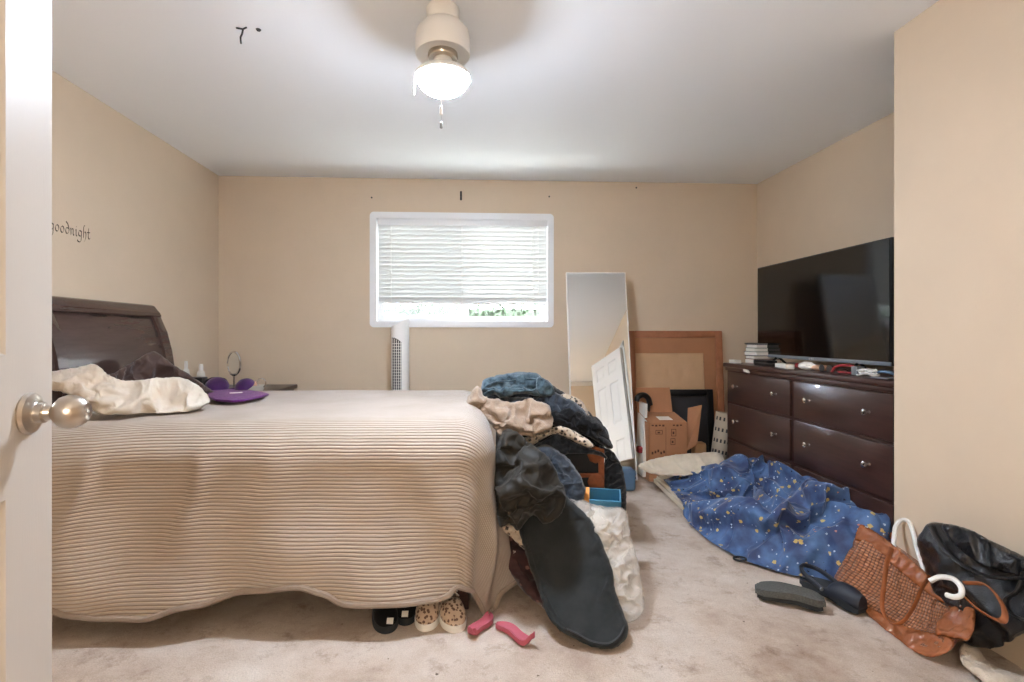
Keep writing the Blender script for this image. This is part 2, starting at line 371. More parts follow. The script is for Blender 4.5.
# ---------------------------------------------------------------- cloth: inflated outlines crumpled by a short cloth solve
CLOTHS = []
def seg_d(p, a, b):
    ab = b - a; t = max(0, min(1, (p - a).dot(ab) / max(ab.length_squared, 1e-12))); return (p - (a + ab * t)).length
def blob(name, outline, dfun, T, m, step=4.0, soft=None, back=.6, shrink=.12, amp=.010, nscale=30, parent=None, frames=True,
         zmin=.004, uv=False, smooth_it=0, grav=.15, bend=.4, xmax=None, press=0.0, sub=1):
    """outline: photo points of the silhouette, placed at the depth dfun gives; T its half thickness in metres"""
    step = max(1.9, step * .66)
    ol = [Vector((p.x, p.y)) for p in spline([(x, y, 0) for x, y in outline], 4, closed=True)]
    per = []
    n = len(ol)
    for i in range(n):
        a, b = ol[i], ol[(i + 1) % n]; k = max(1, round((b - a).length / step))
        for q in range(k): per.append(a + (b - a) * (q / k))
    P = len(per)
    xs = [p.x for p in per]; ys = [p.y for p in per]
    pts = list(per); row = 0; y = min(ys)
    rnd = random.Random(len(name) + P)
    while y < max(ys):
        x = min(xs) + (step / 2 if row % 2 else 0)
        while x < max(xs):
            q = Vector((x + rnd.uniform(-.2, .2) * step, y + rnd.uniform(-.2, .2) * step))
            inside = False
            for i in range(P):
                a, b = per[i], per[(i + 1) % P]
                if (a.y > q.y) != (b.y > q.y) and q.x < (b.x - a.x) * (q.y - a.y) / (b.y - a.y) + a.x: inside = not inside
            if inside and min(seg_d(q, per[i], per[(i + 1) % P]) for i in range(P)) > step * .6: pts.append(q)
            x += step
        y += step * .866; row += 1
    dist = [0.0] * P + [min(seg_d(pts[k], per[i], per[(i + 1) % P]) for i in range(P)) for k in range(P, len(pts))]
    vv, ee, ff = geometry.delaunay_2d_cdt(pts, [(i, (i + 1) % P) for i in range(P)], [list(range(P))], 1, 1e-5)[:3]
    R = soft or (max(dist) or 1)
    bm = bmesh.new(); fr = []; bk = []
    uvs = {}
    for k, p in enumerate(vv):
        d = dfun(p.x, p.y); w = D(p.x, p.y, d); toward = (Vector((0, 0, CAM_Z)) - w).normalized()
        dd = dist[k] if k < len(dist) else 0
        h = T * math.sqrt(max(0, 1 - (1 - min(1, dd / R)) ** 2))
        nz = amp * noise.noise(w * nscale) + amp * .5 * noise.noise(w * nscale * 2.3)
        f_ = w + toward * (h + (nz * min(1, dd / R * 2)))
        f_.z = max(zmin, f_.z)
        if xmax: f_.x = min(xmax, f_.x)
        vf = bm.verts.new(f_); fr.append(vf); uvs[vf] = (p.x / 500 * d, p.y / 500 * d)
        if dd <= 0: bk.append(vf)
        else:
            b_ = w - toward * h * back; b_.z = max(zmin, b_.z)
            if xmax: b_.x = min(xmax, b_.x)
            vb = bm.verts.new(b_); bk.append(vb); uvs[vb] = uvs[vf]
    for f in ff:
        try: bm.faces.new([fr[i] for i in f]); bm.faces.new([bk[i] for i in reversed(f)])
        except ValueError: pass
    bmesh.ops.recalc_face_normals(bm, faces=bm.faces)
    if uv:
        ul = bm.loops.layers.uv.new('UVMap')
        for f in bm.faces:
            for l in f.loops: l[ul].uv = uvs.get(l.vert, (0, 0))
    bm.verts.index_update()
    rim = [fr[i].index for i in range(len(fr)) if i < P]
    base = D(sum(xs) / P, max(ys), dfun(sum(xs) / P, max(ys))) if parent is None else Vector((0, 0, 0))
    bmesh.ops.translate(bm, vec=-base, verts=bm.verts)
    me = bpy.data.meshes.new(name); bm.to_mesh(me); bm.free(); me.materials.append(m)
    o = bpy.data.objects.new(name, me); COL.objects.link(o); o.location = base
    for p in me.polygons: p.use_smooth = True
    if shrink and frames: CLOTHS.append((o, rim, shrink, grav, bend, zmin, press, smooth_it, xmax, sub))
    if parent is not None: attach(o, parent)
    return o
def lind(p0, d0, p1, d1, p2=None, d2=None):
    """depth as a linear function over the photo through two (in y) or three points"""
    if p2 is None:
        return lambda x, y: d0 + (d1 - d0) * (y - p0) / (p1 - p0)
    A = Matrix(((p0[0], p0[1], 1), (p1[0], p1[1], 1), (p2[0], p2[1], 1)))
    c = A.inverted() @ Vector((d0, d1, d2)); return lambda x, y: c[0] * x + c[1] * y + c[2]
def solve_cloths(nfr=36):
    for (o, rim, shrink, grav, bend, zmin, press, *_r) in CLOTHS:
        vg = o.vertex_groups.new(name='pin'); vg.add(rim, 1.0, 'REPLACE')
        c = o.modifiers.new('cloth', 'CLOTH'); s = c.settings
        s.vertex_group_mass = 'pin'; s.quality = 5; s.mass = .2
        s.tension_stiffness = s.compression_stiffness = 25; s.shear_stiffness = 10; s.bending_stiffness = bend * .35
        s.shrink_min = -shrink; s.air_damping = 1.5; s.effector_weights.gravity = grav
        if press: s.use_pressure = True; s.uniform_pressure_force = press
        c.collision_settings.use_collision = False; c.collision_settings.use_self_collision = False
        c.point_cache.frame_start = 1; c.point_cache.frame_end = nfr + 2
    SC.frame_start = 1; SC.frame_end = nfr + 2
    for f in range(1, nfr + 1): SC.frame_set(f)
    dg = bpy.context.evaluated_depsgraph_get()
    res = [(t[0], bpy.data.meshes.new_from_object(t[0].evaluated_get(dg)), t) for t in CLOTHS]
    for o, me, t in res:
        zmin, sit, xmax, sub = t[5], t[7], t[8], t[9]
        old = o.data; o.modifiers.clear(); nm = old.name; o.data = me; bpy.data.meshes.remove(old); me.name = nm
        wm = world_mx(o); wi = wm.inverted()
        for v in me.vertices:
            w = wm @ v.co; ch = False
            if w.z < zmin: w.z = zmin; ch = True
            if o.name == 'duvet' and in_mat(w.x, w.y) and w.z < .082: w.z = .082; ch = True
            if xmax and w.x > xmax: w.x = xmax; ch = True
            if ch: v.co = wi @ w
        for p in me.polygons: p.use_smooth = True
        if sit:
            bm = bmesh.new(); bm.from_mesh(me)
            for _ in range(sit): bmesh.ops.smooth_vert(bm, verts=bm.verts, factor=.35, use_axis_x=True, use_axis_y=True, use_axis_z=True)
            bm.to_mesh(me); bm.free()
        if sub:
            sd = o.modifiers.new('smooth', 'SUBSURF'); sd.levels = sub; sd.render_levels = sub
        o.vertex_groups.clear()
    SC.frame_set(1)

# ================================================================ THE ROOM
XL, XR, YB, HC = -2.05, 2.47, 4.19, 2.40
XB, YE = 1.82, 2.06            # near wall on the right (closet) and where it ends
YF = -1.0
struct('floor', MB().box((XL - .1, YF - .1, -.1), (XR + .1, YB + .1, 0)), M['carpet'], smooth=False)
struct('ceiling', MB().box((XL - .1, YF - .1, HC), (XR + .1, YB + .1, HC + .1)), M['ceiling'], smooth=False)
struct('wall_left', MB().box((XL - .1, YF, 0), (XL, YB + .1, HC)), M['wall'], smooth=False)
struct('wall_right', MB().box((XR, YE - .06, 0), (XR + .1, YB + .1, HC)), M['wall'], smooth=False)
# back wall with the window opening
w0 = atY(375, 217, YB); w1 = atY(549, 323, YB)
wx0, wx1, wz0, wz1 = w0.x, w1.x, w1.z, w0.z
bw = MB()
bw.box((XL, YB, 0), (wx0, YB + .14, HC)); bw.box((wx1, YB, 0), (XR, YB + .14, HC))
bw.box((wx0, YB, 0), (wx1, YB + .14, wz0)); bw.box((wx0, YB, wz1), (wx1, YB + .14, HC))
struct('wall_back', bw, M['wall'], smooth=False)
CD0, CD1 = .66, 1.42
# closet wall with doorway just past the frame edge
nb = MB()
nb.box((XB, CD1, 0), (XB + .11, YE, HC)); nb.box((XB, CD0, 2.04), (XB + .11, CD1, HC)); nb.box((XB, YF, 0), (XB + .11, CD0, HC))
nb.box((XB + .11, YE - .11, 0), (XR, YE, HC))
struct('wall_closet', nb, M['wall'], smooth=False)
cb = MB(); cb.box((XR, .4, 0), (XR + .1, YE - .06, HC)); cb.box((XB + .11, .4, 0), (XR, .5, HC))
struct('wall_closet_inside', cb, M['wall'], smooth=False)
struct('wall_front', MB().box((XL - .1, YF - .1, 0), (XB + .2, YF, HC)), M['wall'], smooth=False)
# baseboards, header moulding on the front wall
def base_mb(a, b, n):
    a, b, n = Vector(a), Vector(b), Vector(n) * .014
    return MB().prism([a, a + Vector((0, 0, .085)), a + n * .4 + Vector((0, 0, .085)), a + n + Vector((0, 0, .07)), a + n], b - a)
struct('baseboard_left', base_mb((XL, YF, 0), (XL, YB, 0), (1, 0, 0)), M['white'], smooth=False)
struct('baseboard_back', base_mb((XL, YB, 0), (XR, YB, 0), (0, -1, 0)), M['white'], smooth=False)
struct('baseboard_right', base_mb((XR, YE, 0), (XR, YB, 0), (-1, 0, 0)), M['white'], smooth=False)
struct('trim_1', MB().box((XL, YF, HC - .08), (XB, YF + .03, HC), bev=.01), M['white'])
dc = MB()
for a, b in (((XB - .015, CD1, 0), (XB, CD1 + .07, 2.11)), ((XB - .015, CD0 - .07, 0), (XB, CD0, 2.11)), ((XB - .015, CD0 - .07, 2.04), (XB, CD1 + .07, 2.11))): dc.box(a, b, bev=.004)
struct('trim_2', dc, M['white'])

# ---- window
win = empty('window_1', ((wx0 + wx1) / 2, YB, wz0)); win['kind'] = 'structure'
def rrect(x0, x1, z0, z1, r, n=6):
    out = []
    for cx, cz, a0 in ((x1 - r, z1 - r, 0), (x0 + r, z1 - r, PI / 2), (x0 + r, z0 + r, PI), (x1 - r, z0 + r, 3 * PI / 2)):
        for k in range(n + 1):
            a = a0 + PI / 2 * k / n; out.append((cx + r * math.cos(a), cz + r * math.sin(a)))
    return out
def ring_mb(o, i, y0, y1, yi=None):
    mb = MB(); bm = mb.bm; n = len(o)
    A = [bm.verts.new((x, y0, z)) for x, z in o]; B = [bm.verts.new((x, y1, z)) for x, z in o]
    C_ = [bm.verts.new((x, y0 if yi is None else yi, z)) for x, z in i]; E_ = [bm.verts.new((x, y1, z)) for x, z in i]
    for k in range(n):
        q = (k + 1) % n
        for X, Y in ((A, B), (B, E_), (E_, C_), (C_, A)): bm.faces.new((X[k], X[q], Y[q], Y[k]))
    return mb
o0 = atY(370, 212, YB); o1 = atY(553.5, 327.5, YB)
outer = rrect(o0.x, o1.x, o1.z, o0.z, .035); inner = rrect(wx0 + .012, wx1 - .012, wz0 + .012, wz1 - .012, .012)
ring_mb(outer, inner, YB - .001, YB - .016).build('window_frame', M['vinyl'], win, angle=30)
ring_mb(rrect(wx0, wx1, wz0, wz1, .004), inner, YB + .13, YB - .001).build('window_reveal', M['vinyl'], win, angle=30)
mid = atY(466, 310, YB).x
for k, (a, b, yy) in enumerate(((wx0 + .012, mid + .02, YB + .075), (mid - .02, wx1 - .012, YB + .10))):
    sf = ring_mb(rrect(a, b, wz0 + .012, wz1 - .012, .003), rrect(a + .045, b - .045, wz0 + .06, wz1 - .06, .004), yy + .022, yy - .008, ).build('window_sash', M['vinyl'], win)
    MB().box((a + .044, yy, wz0 + .059), (b - .044, yy + .005, wz1 - .059)).build('glass_pane', M['pane'], sf, smooth=False)
MB().box((wx0 + .06, YB + .118, wz0 + .055), (mid - .02, YB + .12, wz1 - .05)).build('insect_screen', M['screen'], win, smooth=False)
lp = atY(423, 316, YB + .06)
MB().box((lp.x - .045, YB + .055, lp.z - .008), (lp.x + .045, YB + .068, lp.z + .008), bev=.004).build('window_latch', M['vinyl'], win)
# ---- blind
bl = tag(empty('window_blind', ((wx0 + wx1) / 2, YB - .02, wz1)), 'white slatted horizontal blind pulled most of the way down in the window', 'window blind')
bx0, bx1 = atY(377.5, 220, YB - .01).x, atY(548, 220, YB - .01).x
zt, zb = atY(460, 219, YB).z, atY(460, 303, YB).z
MB().box((bx0, YB - .004, zt - .055), (bx1, YB + .05, zt), bev=.004).build('headrail', M['vinyl'], bl)
sl = MB(); NS = 17
for i in range(NS):
    z = zt - .075 - (zt - .075 - zb - .03) * i / (NS - 1)
    mx = Matrix.Translation(((bx0 + bx1) / 2, YB + .026, z)) @ Matrix.Rotation(math.radians(-56), 4, 'X')
    hw = (bx1 - bx0) / 2 - .004
    sec = [(-.025, -.001), (-.012, .0015), (0, .0025), (.012, .0015), (.025, -.001), (.025, -.0038), (0, -.0005), (-.025, -.0038)]
    vs0 = [mx @ Vector((-hw, y, zz)) for y, zz in sec]
    sl.prism(vs0, (2 * hw, 0, 0))
sl.build('slats', M['slat'], bl, angle=50)
br_ = MB().prism([(bx0 + .004, YB + .012, zb - .002), (bx0 + .004, YB + .045, zb - .002), (bx0 + .004, YB + .045, zb + .014), (bx0 + .004, YB + .012, zb + .014)], (bx1 - bx0 - .008, 0, -.012))
br_.build('bottom_rail', M['greyp'] if False else M['vinyl'], bl, smooth=False)
for px in (391, 462, 533):
    x = atY(px, 250, YB).x
    c = MB(); c.tube([(x, YB + .0, zt - .05), (x, YB + .0, zb)], .0022, 6); c.tube([(x + .012, YB + .05, zt - .05), (x + .012, YB + .05, zb)], .0016, 6)
    c.build('ladder_cord', M['white'], bl)
x = atY(538, 250, YB).x
MB().tube([(x, YB - .006, zt - .04), (x + .002, YB - .008, zb + .10)], .0018, 6).lathe([(0, .012), (.004, .01), (.006, -.008), (.005, -.016), (0, -.017)], 10, Matrix.Translation((x + .002, YB - .008, zb + .09))).build('pull_cord', M['white'], bl)
# ---- outside
hedge = MB()
rnd = random.Random(3)
def leafy(mb, x0, x1, y0, y1, z0, z1, n, s):
    for _ in range(n):
        p = Vector((rnd.uniform(x0, x1), rnd.uniform(y0, y1), rnd.uniform(z0, z1)))
        a = Vector((rnd.gauss(0, 1), rnd.gauss(0, 1), rnd.gauss(0, 1))).normalized() * s * rnd.uniform(.6, 1.3)
        b = a.orthogonal().normalized() * s * .45
        vs = [mb.bm.verts.new(q) for q in (p - a, p + b, p + a, p - b)]; mb.bm.faces.new(vs)
leafy(hedge, -2.6, 3.2, 6.6, 7.1, 0, 1.55, 7000, .05)
hedge.box((-2.6, 6.75, 0), (3.2, 6.95, 1.45))
tag(hedge.build('hedge', M['leaf'], smooth=False, origin=(0, 6.8, 0)), 'green leafy hedge growing outside beyond the window', 'hedge')
struct('ground_outside', MB().box((-8, YB + .14, -.12), (8, 14, -.02)), M['lawn'], smooth=False)

# ---- marks and hooks on walls, ceiling
def nail(name, px, py, ln, label, r=.004, group=None):
    p = atY(px, py, YB)
    o = MB().tube([p + Vector((0, .002, 0)), p + Vector((0, -ln, 0))], r, 8).tube([p + Vector((0, -ln, 0)), p + Vector((0, -ln - .002, 0))], r * 1.8, 8)
    return tag(o.build(name, M['dark'], origin=p), label, 'nail', group)
p = atY(461, 195, YB)
tag(MB().box((p.x - .008, YB - .012, p.z - .045), (p.x + .008, YB, p.z + .03), bev=.003).box((p.x - .004, YB - .02, p.z - .03), (p.x + .004, YB - .01, p.z - .01), bev=.002).build('wall_bracket', M['blackmatte'], origin=p),
    'small black metal bracket on the wall centred above the window', 'bracket')
nail('wall_nail', 372, 198, .012, 'tiny nail in the wall above the left corner of the window')
nail('wall_nail', 549, 197, .012, 'tiny nail in the wall above the right corner of the window')
nail('wall_nail', 636, 188, .008, 'faint nail in the wall up and right of the window')
ch = atZ(243, 27, HC)
hk = tag(empty('ceiling_hook', ch), 'dark metal toggle hook hanging from the left part of the ceiling', 'hook')
MB().tube([ch + Vector((-.028, .0, -.005)), ch + Vector((0, 0, -.009)), ch + Vector((.02, -.014, -.010))], .0035, 8).build('toggle_bar', M['dark'], hk)
MB().tube(spline([ch + Vector((0, 0, -.01)), ch + Vector((-.004, 0, -.03)), ch + Vector((-.010, 0, -.045)), ch + Vector((-.008, 0, -.07))], 4), .0038, 8).build('hook_shank', M['dark'], hk)
p = atZ(258.5, 29.5, HC)
tag(MB().lathe([(0, -.006), (.008, -.005), (.011, 0)], 12, Matrix.Translation(p)).build('ceiling_screw', M['dark'], origin=p), 'small dark screw in the ceiling right of the toggle hook', 'screw')

# wall lettering: pen strokes on the left wall
def nib(mb, pts, X, w=.007):
    P = spline(pts, 5)
    for a, b in zip(P, P[1:]):
        n = Vector((0, .5, .86)) * w * .5
        q = [a - n, b - n, b + n, a + n]
        vs = [mb.bm.verts.new((X, t.y, t.z)) for t in q]; vs2 = [mb.bm.verts.new((X + .0008, t.y, t.z)) for t in q]
        mb.bm.faces.new(vs2)
        for i in range(4): mb.bm.faces.new((vs[i], vs[(i + 1) % 4], vs2[(i + 1) % 4], vs2[i]))
gl = atX(49, 220.5, XL); gr_ = atX(91, 233, XL)
word = {
 'g': [[(.5, .8), (.25, .9), (.08, .6), (.15, .25), (.4, .2), (.5, .5), (.52, .85)], [(.52, .85), (.48, 0), (.4, -.5), (.1, -.6), (-.1, -.4)]],
 'o': [[(.3, .9), (.05, .6), (.1, .2), (.3, .08), (.5, .4), (.45, .75), (.3, .9)]],
 'd': [[(.45, .8), (.15, .8), (.05, .4), (.2, .1), (.45, .3), (.5, .7), (.35, 1.3), (.1, 1.6)]],
 'n': [[(.0, .75), (.1, .9), (.12, .1)], [(.12, .6), (.3, .9), (.42, .75), (.42, .2), (.55, .08)]],
 'i': [[(.0, .75), (.12, .9), (.12, .2), (.25, .08)], [(.12, 1.25), (.16, 1.28)]],
 'h': [[(.3, 1.7), (.12, 1.5), (.1, .1)], [(.1, .6), (.3, .9), (.45, .7), (.42, .1), (.25, -.35)]],
 't': [[(.2, 1.5), (.15, .8), (.15, .25), (.3, .08), (.45, .25)], [(-.05, .9), (.4, .95)]],
}
wd = MB(); xcur = 0.0
adv = {'g': .72, 'o': .68, 'd': .66, 'n': .72, 'i': .38, 'h': .66, 't': .6}
tot = sum(adv[c] for c in 'goodnight'); Lw = (gr_.y - gl.y); u = Lw / tot
hz = .040
for c in 'goodnight':
    for st in adv and word[c]:
        nib(wd, [(0, gl.y + (xcur + a) * u, gl.z - .045 + b * hz) for a, b in st], XL + .001, .0062)
    xcur += adv[c]
tag(wd.build('wall_lettering', mat('brown_decal', (74, 60, 52), .7), smooth=False, origin=(XL, (gl.y + gr_.y) / 2, gl.z)), 'black script wall lettering reading goodnight on the left wall', 'wall decal')

# ---------------------------------------------------------------- doors (six raised panels)
def six_panel(name, hinge, free, z0=.012, H=2.03, thick=.035, side=1, knob=None):
    hinge, free = Vector(hinge), Vector(free); d = (free - hinge); W = d.length; d.normalize()
    nrm = Vector((-d.y, d.x, 0)) * side
    root = empty(name, (hinge.x, hinge.y, z0)); root['kind'] = 'structure'
    def P(u, z, n=0): return hinge + d * u + nrm * n + Vector((0, 0, z0 + z))
    st, mid = .112, .10
    cols = [(st, (W - mid) / 2), ((W + mid) / 2, W - st)]
    rows = [(.20, .86), (1.06, 1.62), (1.74, 1.92)]
    # both faces, one closed mesh: the panel fields are sunk and raised again in the face itself
    us = sorted({0, W} | {x for c in cols for x in c}); zs = sorted({0, H} | {z for r in rows for z in r})
    mb = MB()
    for sgn in (1, -1):
        n0 = thick / 2 * sgn
        for i in range(len(us) - 1):
            for j in range(len(zs) - 1):
                u0, u1, a0, a1 = us[i], us[i + 1], zs[j], zs[j + 1]
                if (u0, u1) in cols and (a0, a1) in rows:
                    loops = [(0, 0), (.008, -.009), (.024, -.009), (.045, -.002)]
                    prev = None
                    for off, dn in loops:
                        q = [mb.bm.verts.new(P(a, b, n0 + dn * sgn)) for a, b in ((u0 + off, a0 + off), (u1 - off, a0 + off), (u1 - off, a1 - off), (u0 + off, a1 - off))]
                        if prev:
                            for k in range(4): mb.bm.faces.new((prev[k], prev[(k + 1) % 4], q[(k + 1) % 4], q[k]))
                        prev = q
                    mb.bm.faces.new(prev)
                else:
                    mb.bm.faces.new([mb.bm.verts.new(P(a, b, n0)) for a, b in ((u0, a0), (u1, a0), (u1, a1), (u0, a1))])
    t = thick / 2
    for a, b in (((0, 0), (W, 0)), ((W, 0), (W, H)), ((W, H), (0, H)), ((0, H), (0, 0))):
        mb.bm.faces.new([mb.bm.verts.new(P(*a, t)), mb.bm.verts.new(P(*b, t)), mb.bm.verts.new(P(*b, -t)), mb.bm.verts.new(P(*a, -t))])
    bmesh.ops.remove_doubles(mb.bm, verts=mb.bm.verts, dist=.0005)
    mb.build('door_panel', M['doorpaint'] if knob else M['white'], root, smooth=False)
    for z in (.25, 1.02, 1.78):
        MB().tube([P(-.004, z - .045, t), P(-.004, z + .045, t)], .006, 8).box((0, 0, 0), (.03, .002, .09), Matrix.Translation(P(0, z - .045, t)) @ Matrix.Rotation(math.atan2(d.y, d.x), 4, 'Z')).build('hinge', M['nickel'], root)
    if knob:
        for sgn in (1, -1):
            c = P(W - .062, knob - z0, t * sgn); ax = nrm * sgn
            mx = Matrix.Translation(c) @ ax.to_track_quat('Z', 'Y').to_matrix().to_4x4() @ Matrix.Diagonal((.93, .93, .88, 1))
            k = MB().lathe([(0, .0), (.033, 0), (.0335, .003), (.031, .008), (.024, .011), (.0185, .012), (.0165, .014), (.0165, .024), (.0125, .026), (.011, .034),
                            (.0125, .037), (.018, .040), (.024, .046), (.0272, .055), (.027, .064), (.0245, .073), (.019, .081), (.0135, .085), (.012, .084), (.0, .0835)], 40, mx)
            kb = k.build('door_knob', M['nickel'], root, angle=35)
            MB().lathe([(0, .0855), (.0035, .0855), (.004, .083)], 12, mx).build('lock_button', M['chrome'], kb)
        MB().box((-.011, -.001, -.028), (.011, .0015, .028), Matrix.Translation(P(W, knob - z0, 0)) @ (d).to_track_quat('Y', 'Z').to_matrix().to_4x4()).build('latch_plate', M['brass'], root)
    return root
def camxy(xc, d): return Vector((xc * CT + d * ST, d * CT - xc * ST, 0))
fe = camxy(-.709, .80); hg = camxy(-.709 + .28 * .76, .80 - .96 * .76)
dn_ = (fe - hg).normalized(); off_ = Vector((-dn_.y, dn_.x, 0)) * .0175   # leaf lies behind its visible face
six_panel('door_1', hg + off_, fe + off_, knob=.984)
six_panel('door_2', (1.785, CD1 - .01, 0), (1.52, CD1 - .70, 0))

# ---------------------------------------------------------------- ceiling fan light
fc = Vector((-.108, 2.0, HC)); fan = tag(empty('ceiling_fan_light', fc), 'white bladeless ceiling fan housing with a lit glass bowl', 'ceiling light')
fp = lambda prof: [(r, -z) for r, z in prof]
FM = Matrix.Translation(fc)
MB().lathe([(0, 0), (.062, 0), (.066, -.006), (.064, -.04), (.056, -.06), (0, -.06)], 40, FM).build('canopy', M['white'], fan)
MB().lathe([(0, -.055), (.05, -.058), (.082, -.070), (.102, -.094), (.108, -.12), (.109, -.182), (.106, -.188), (.100, -.188), (.085, -.178), (.060, -.180), (0, -.180)], 48, FM).build('motor_housing', M['white'], fan)
MB().lathe([(.030, -.175), (.058, -.178), (.060, -.193), (.056, -.200), (.040, -.202), (0, -.202)], 40, FM).build('blade_hub', M['nickel'], fan)
MB().lathe([(.034, -.195), (.038, -.210), (.046, -.235), (.050, -.250), (0, -.250)], 36, FM).build('light_neck', M['white'], fan)
MB().lathe([(0, -.243), (.070, -.247), (.100, -.256), (.111, -.268), (.113, -.280), (.108, -.283), (.104, -.277)], 48, FM).build('fitter_ring', M['white'], fan)
MB().lathe([(.104, -.277), (.101, -.292), (.090, -.310), (.070, -.326), (.040, -.336), (0, -.339)], 48, FM).build('glass_bowl', M['glasswhite'], fan)
MB().tube([fc + Vector((0, -.114, -.27)), fc + Vector((0, -.117, -.29)), fc + Vector((0, -.117, -.44))], .0016, 6).lathe([(0, .014), (.004, .011), (.0068, -.008), (.006, -.022), (0, -.024)], 12, Matrix.Translation(fc + Vector((0, -.117, -.452)))).build('pull_chain', M['white'], fan)
MB().tube([fc + Vector((0, -.117, -.475)), fc + Vector((0, -.117, -.50))], .0006, 5).lathe([(0, .012), (.0045, .009), (.0055, -.011), (0, -.015)], 12, Matrix.Translation(fc + Vector((0, -.117, -.512)))).build('chain_fob', M['greyp'], fan)
MB().tube([fc + Vector((-.108, -.03, -.275)), fc + Vector((-.110, -.03, -.36))], .0022, 6).build('pull_chain', M['white'], fan)
# unseen hanging globe, added behind the camera to brighten the room
HL = Vector((-.25, -.75, 1.35))
hl = tag(empty('added_fill_lamp', (HL.x, HL.y, HC)), 'white glowing globe added behind the camera as fill light', 'lamp')
MB().lathe([(0, 0), (.06, 0), (.06, -.02), (0, -.03)], 24, Matrix.Translation((HL.x, HL.y, HC))).build('canopy', M['white'], hl)
MB().tube([(HL.x, HL.y, HC - .02), (HL.x, HL.y, HL.z + .17)], .004, 8).build('cord', M['white'], hl)
MB().lathe([(.03, .17), (.035, .15), (.0, .17)], 24, Matrix.Translation(HL)).build('socket', M['white'], hl)
MB().lathe([(0, .14)] + [(.14 * math.sin(a), .14 * math.cos(a)) for a in [PI * k / 16 for k in range(1, 16)]] + [(0, -.14)], 32, Matrix.Translation(HL)).build('globe', emit('fill_globe', (255, 243, 226), FILL_W / (PI * 4 * PI * .14 ** 2)), hl)

# ================================================================ BED
bed = tag(empty('bed', (-.9, 2.56, 0)), 'double bed with a dark curved sleigh headboard along the left wall', 'bed')
# headboard profile in X-Z, leaning back to the wall at the top
prof = [(-1.845, .25), (-1.845, .70), (-1.855, .86), (-1.875, 1.0), (-1.905, 1.12), (-1.945, 1.22), (-1.985, 1.275), (-2.015, 1.283), (-2.035, 1.27),
        (-2.035, 1.235), (-2.005, 1.225), (-1.965, 1.16), (-1.935, 1.06), (-1.915, .95), (-1.905, .80), (-1.90, .25)]
HY0, HY1 = 1.72, 3.25
def hb(y0, y1, pr): return MB().prism([(x, y0, z) for x, z in pr], (0, y1 - y0, 0))
def inset(pr, t):  # thinner profile for the recessed field
    return [(x - t if i < 8 else x, z) for i, (x, z) in enumerate(pr)]
hbm = hb(HY0 + .06, HY1 - .06, [(x - .016, z) if i < 7 else (x, z) for i, (x, z) in enumerate(prof)])
hbo = hbm.build('headboard', M['hwood'], bed, angle=25)
for y0, y1 in ((HY0, HY0 + .075), (2.37, 2.43), (HY1 - .075, HY1)):
    r_ = MB().prism([(x, y0, z) for x, z in prof], (0, y1 - y0, 0))
    bmesh.ops.bevel(r_.bm, geom=[e for e in r_.bm.edges], offset=.004, segments=1, affect='EDGES')
    r_.build('headboard_stile', M['hwood'], hbo, angle=30)
tr = MB().prism([(x + .003, HY0, z) for x, z in ((-1.938, 1.215), (-1.952, 1.238), (-1.985, 1.283), (-2.02, 1.29), (-2.045, 1.27), (-2.035, 1.23), (-1.99, 1.2))], (0, HY1 - HY0, 0))
bmesh.ops.bevel(tr.bm, geom=list(tr.bm.edges), offset=.005, segments=1, affect='EDGES')
tr.build('headboard_rail', M['hwood'], hbo, angle=30)
MB().box((-1.84, 1.99, .16), (.0, 2.03, .30), bev=.005).box((-1.84, 3.14, .16), (.0, 3.18, .30), bev=.005).box((-.03, 1.99, .16), (.01, 3.18, .30), bev=.005).build('bed_frame', M['dwood'], bed)
for x, y in ((-1.8, 2.03), (-1.8, 3.14), (-.03, 2.03), (-.03, 3.14)): MB().box((x - .025, y - .025, 0), (x + .025, y + .025, .17), bev=.004).build('leg', M['dwood'], bed)
MB().box((-1.84, 1.97, .30), (.0, 3.18, .48), bev=.02).build('box_spring', M['f_matt'], bed)
MB().box((-1.84, 1.96, .48), (.01, 3.19, .70), bev=.09, seg=4).build('mattress', M['f_white'], bed)

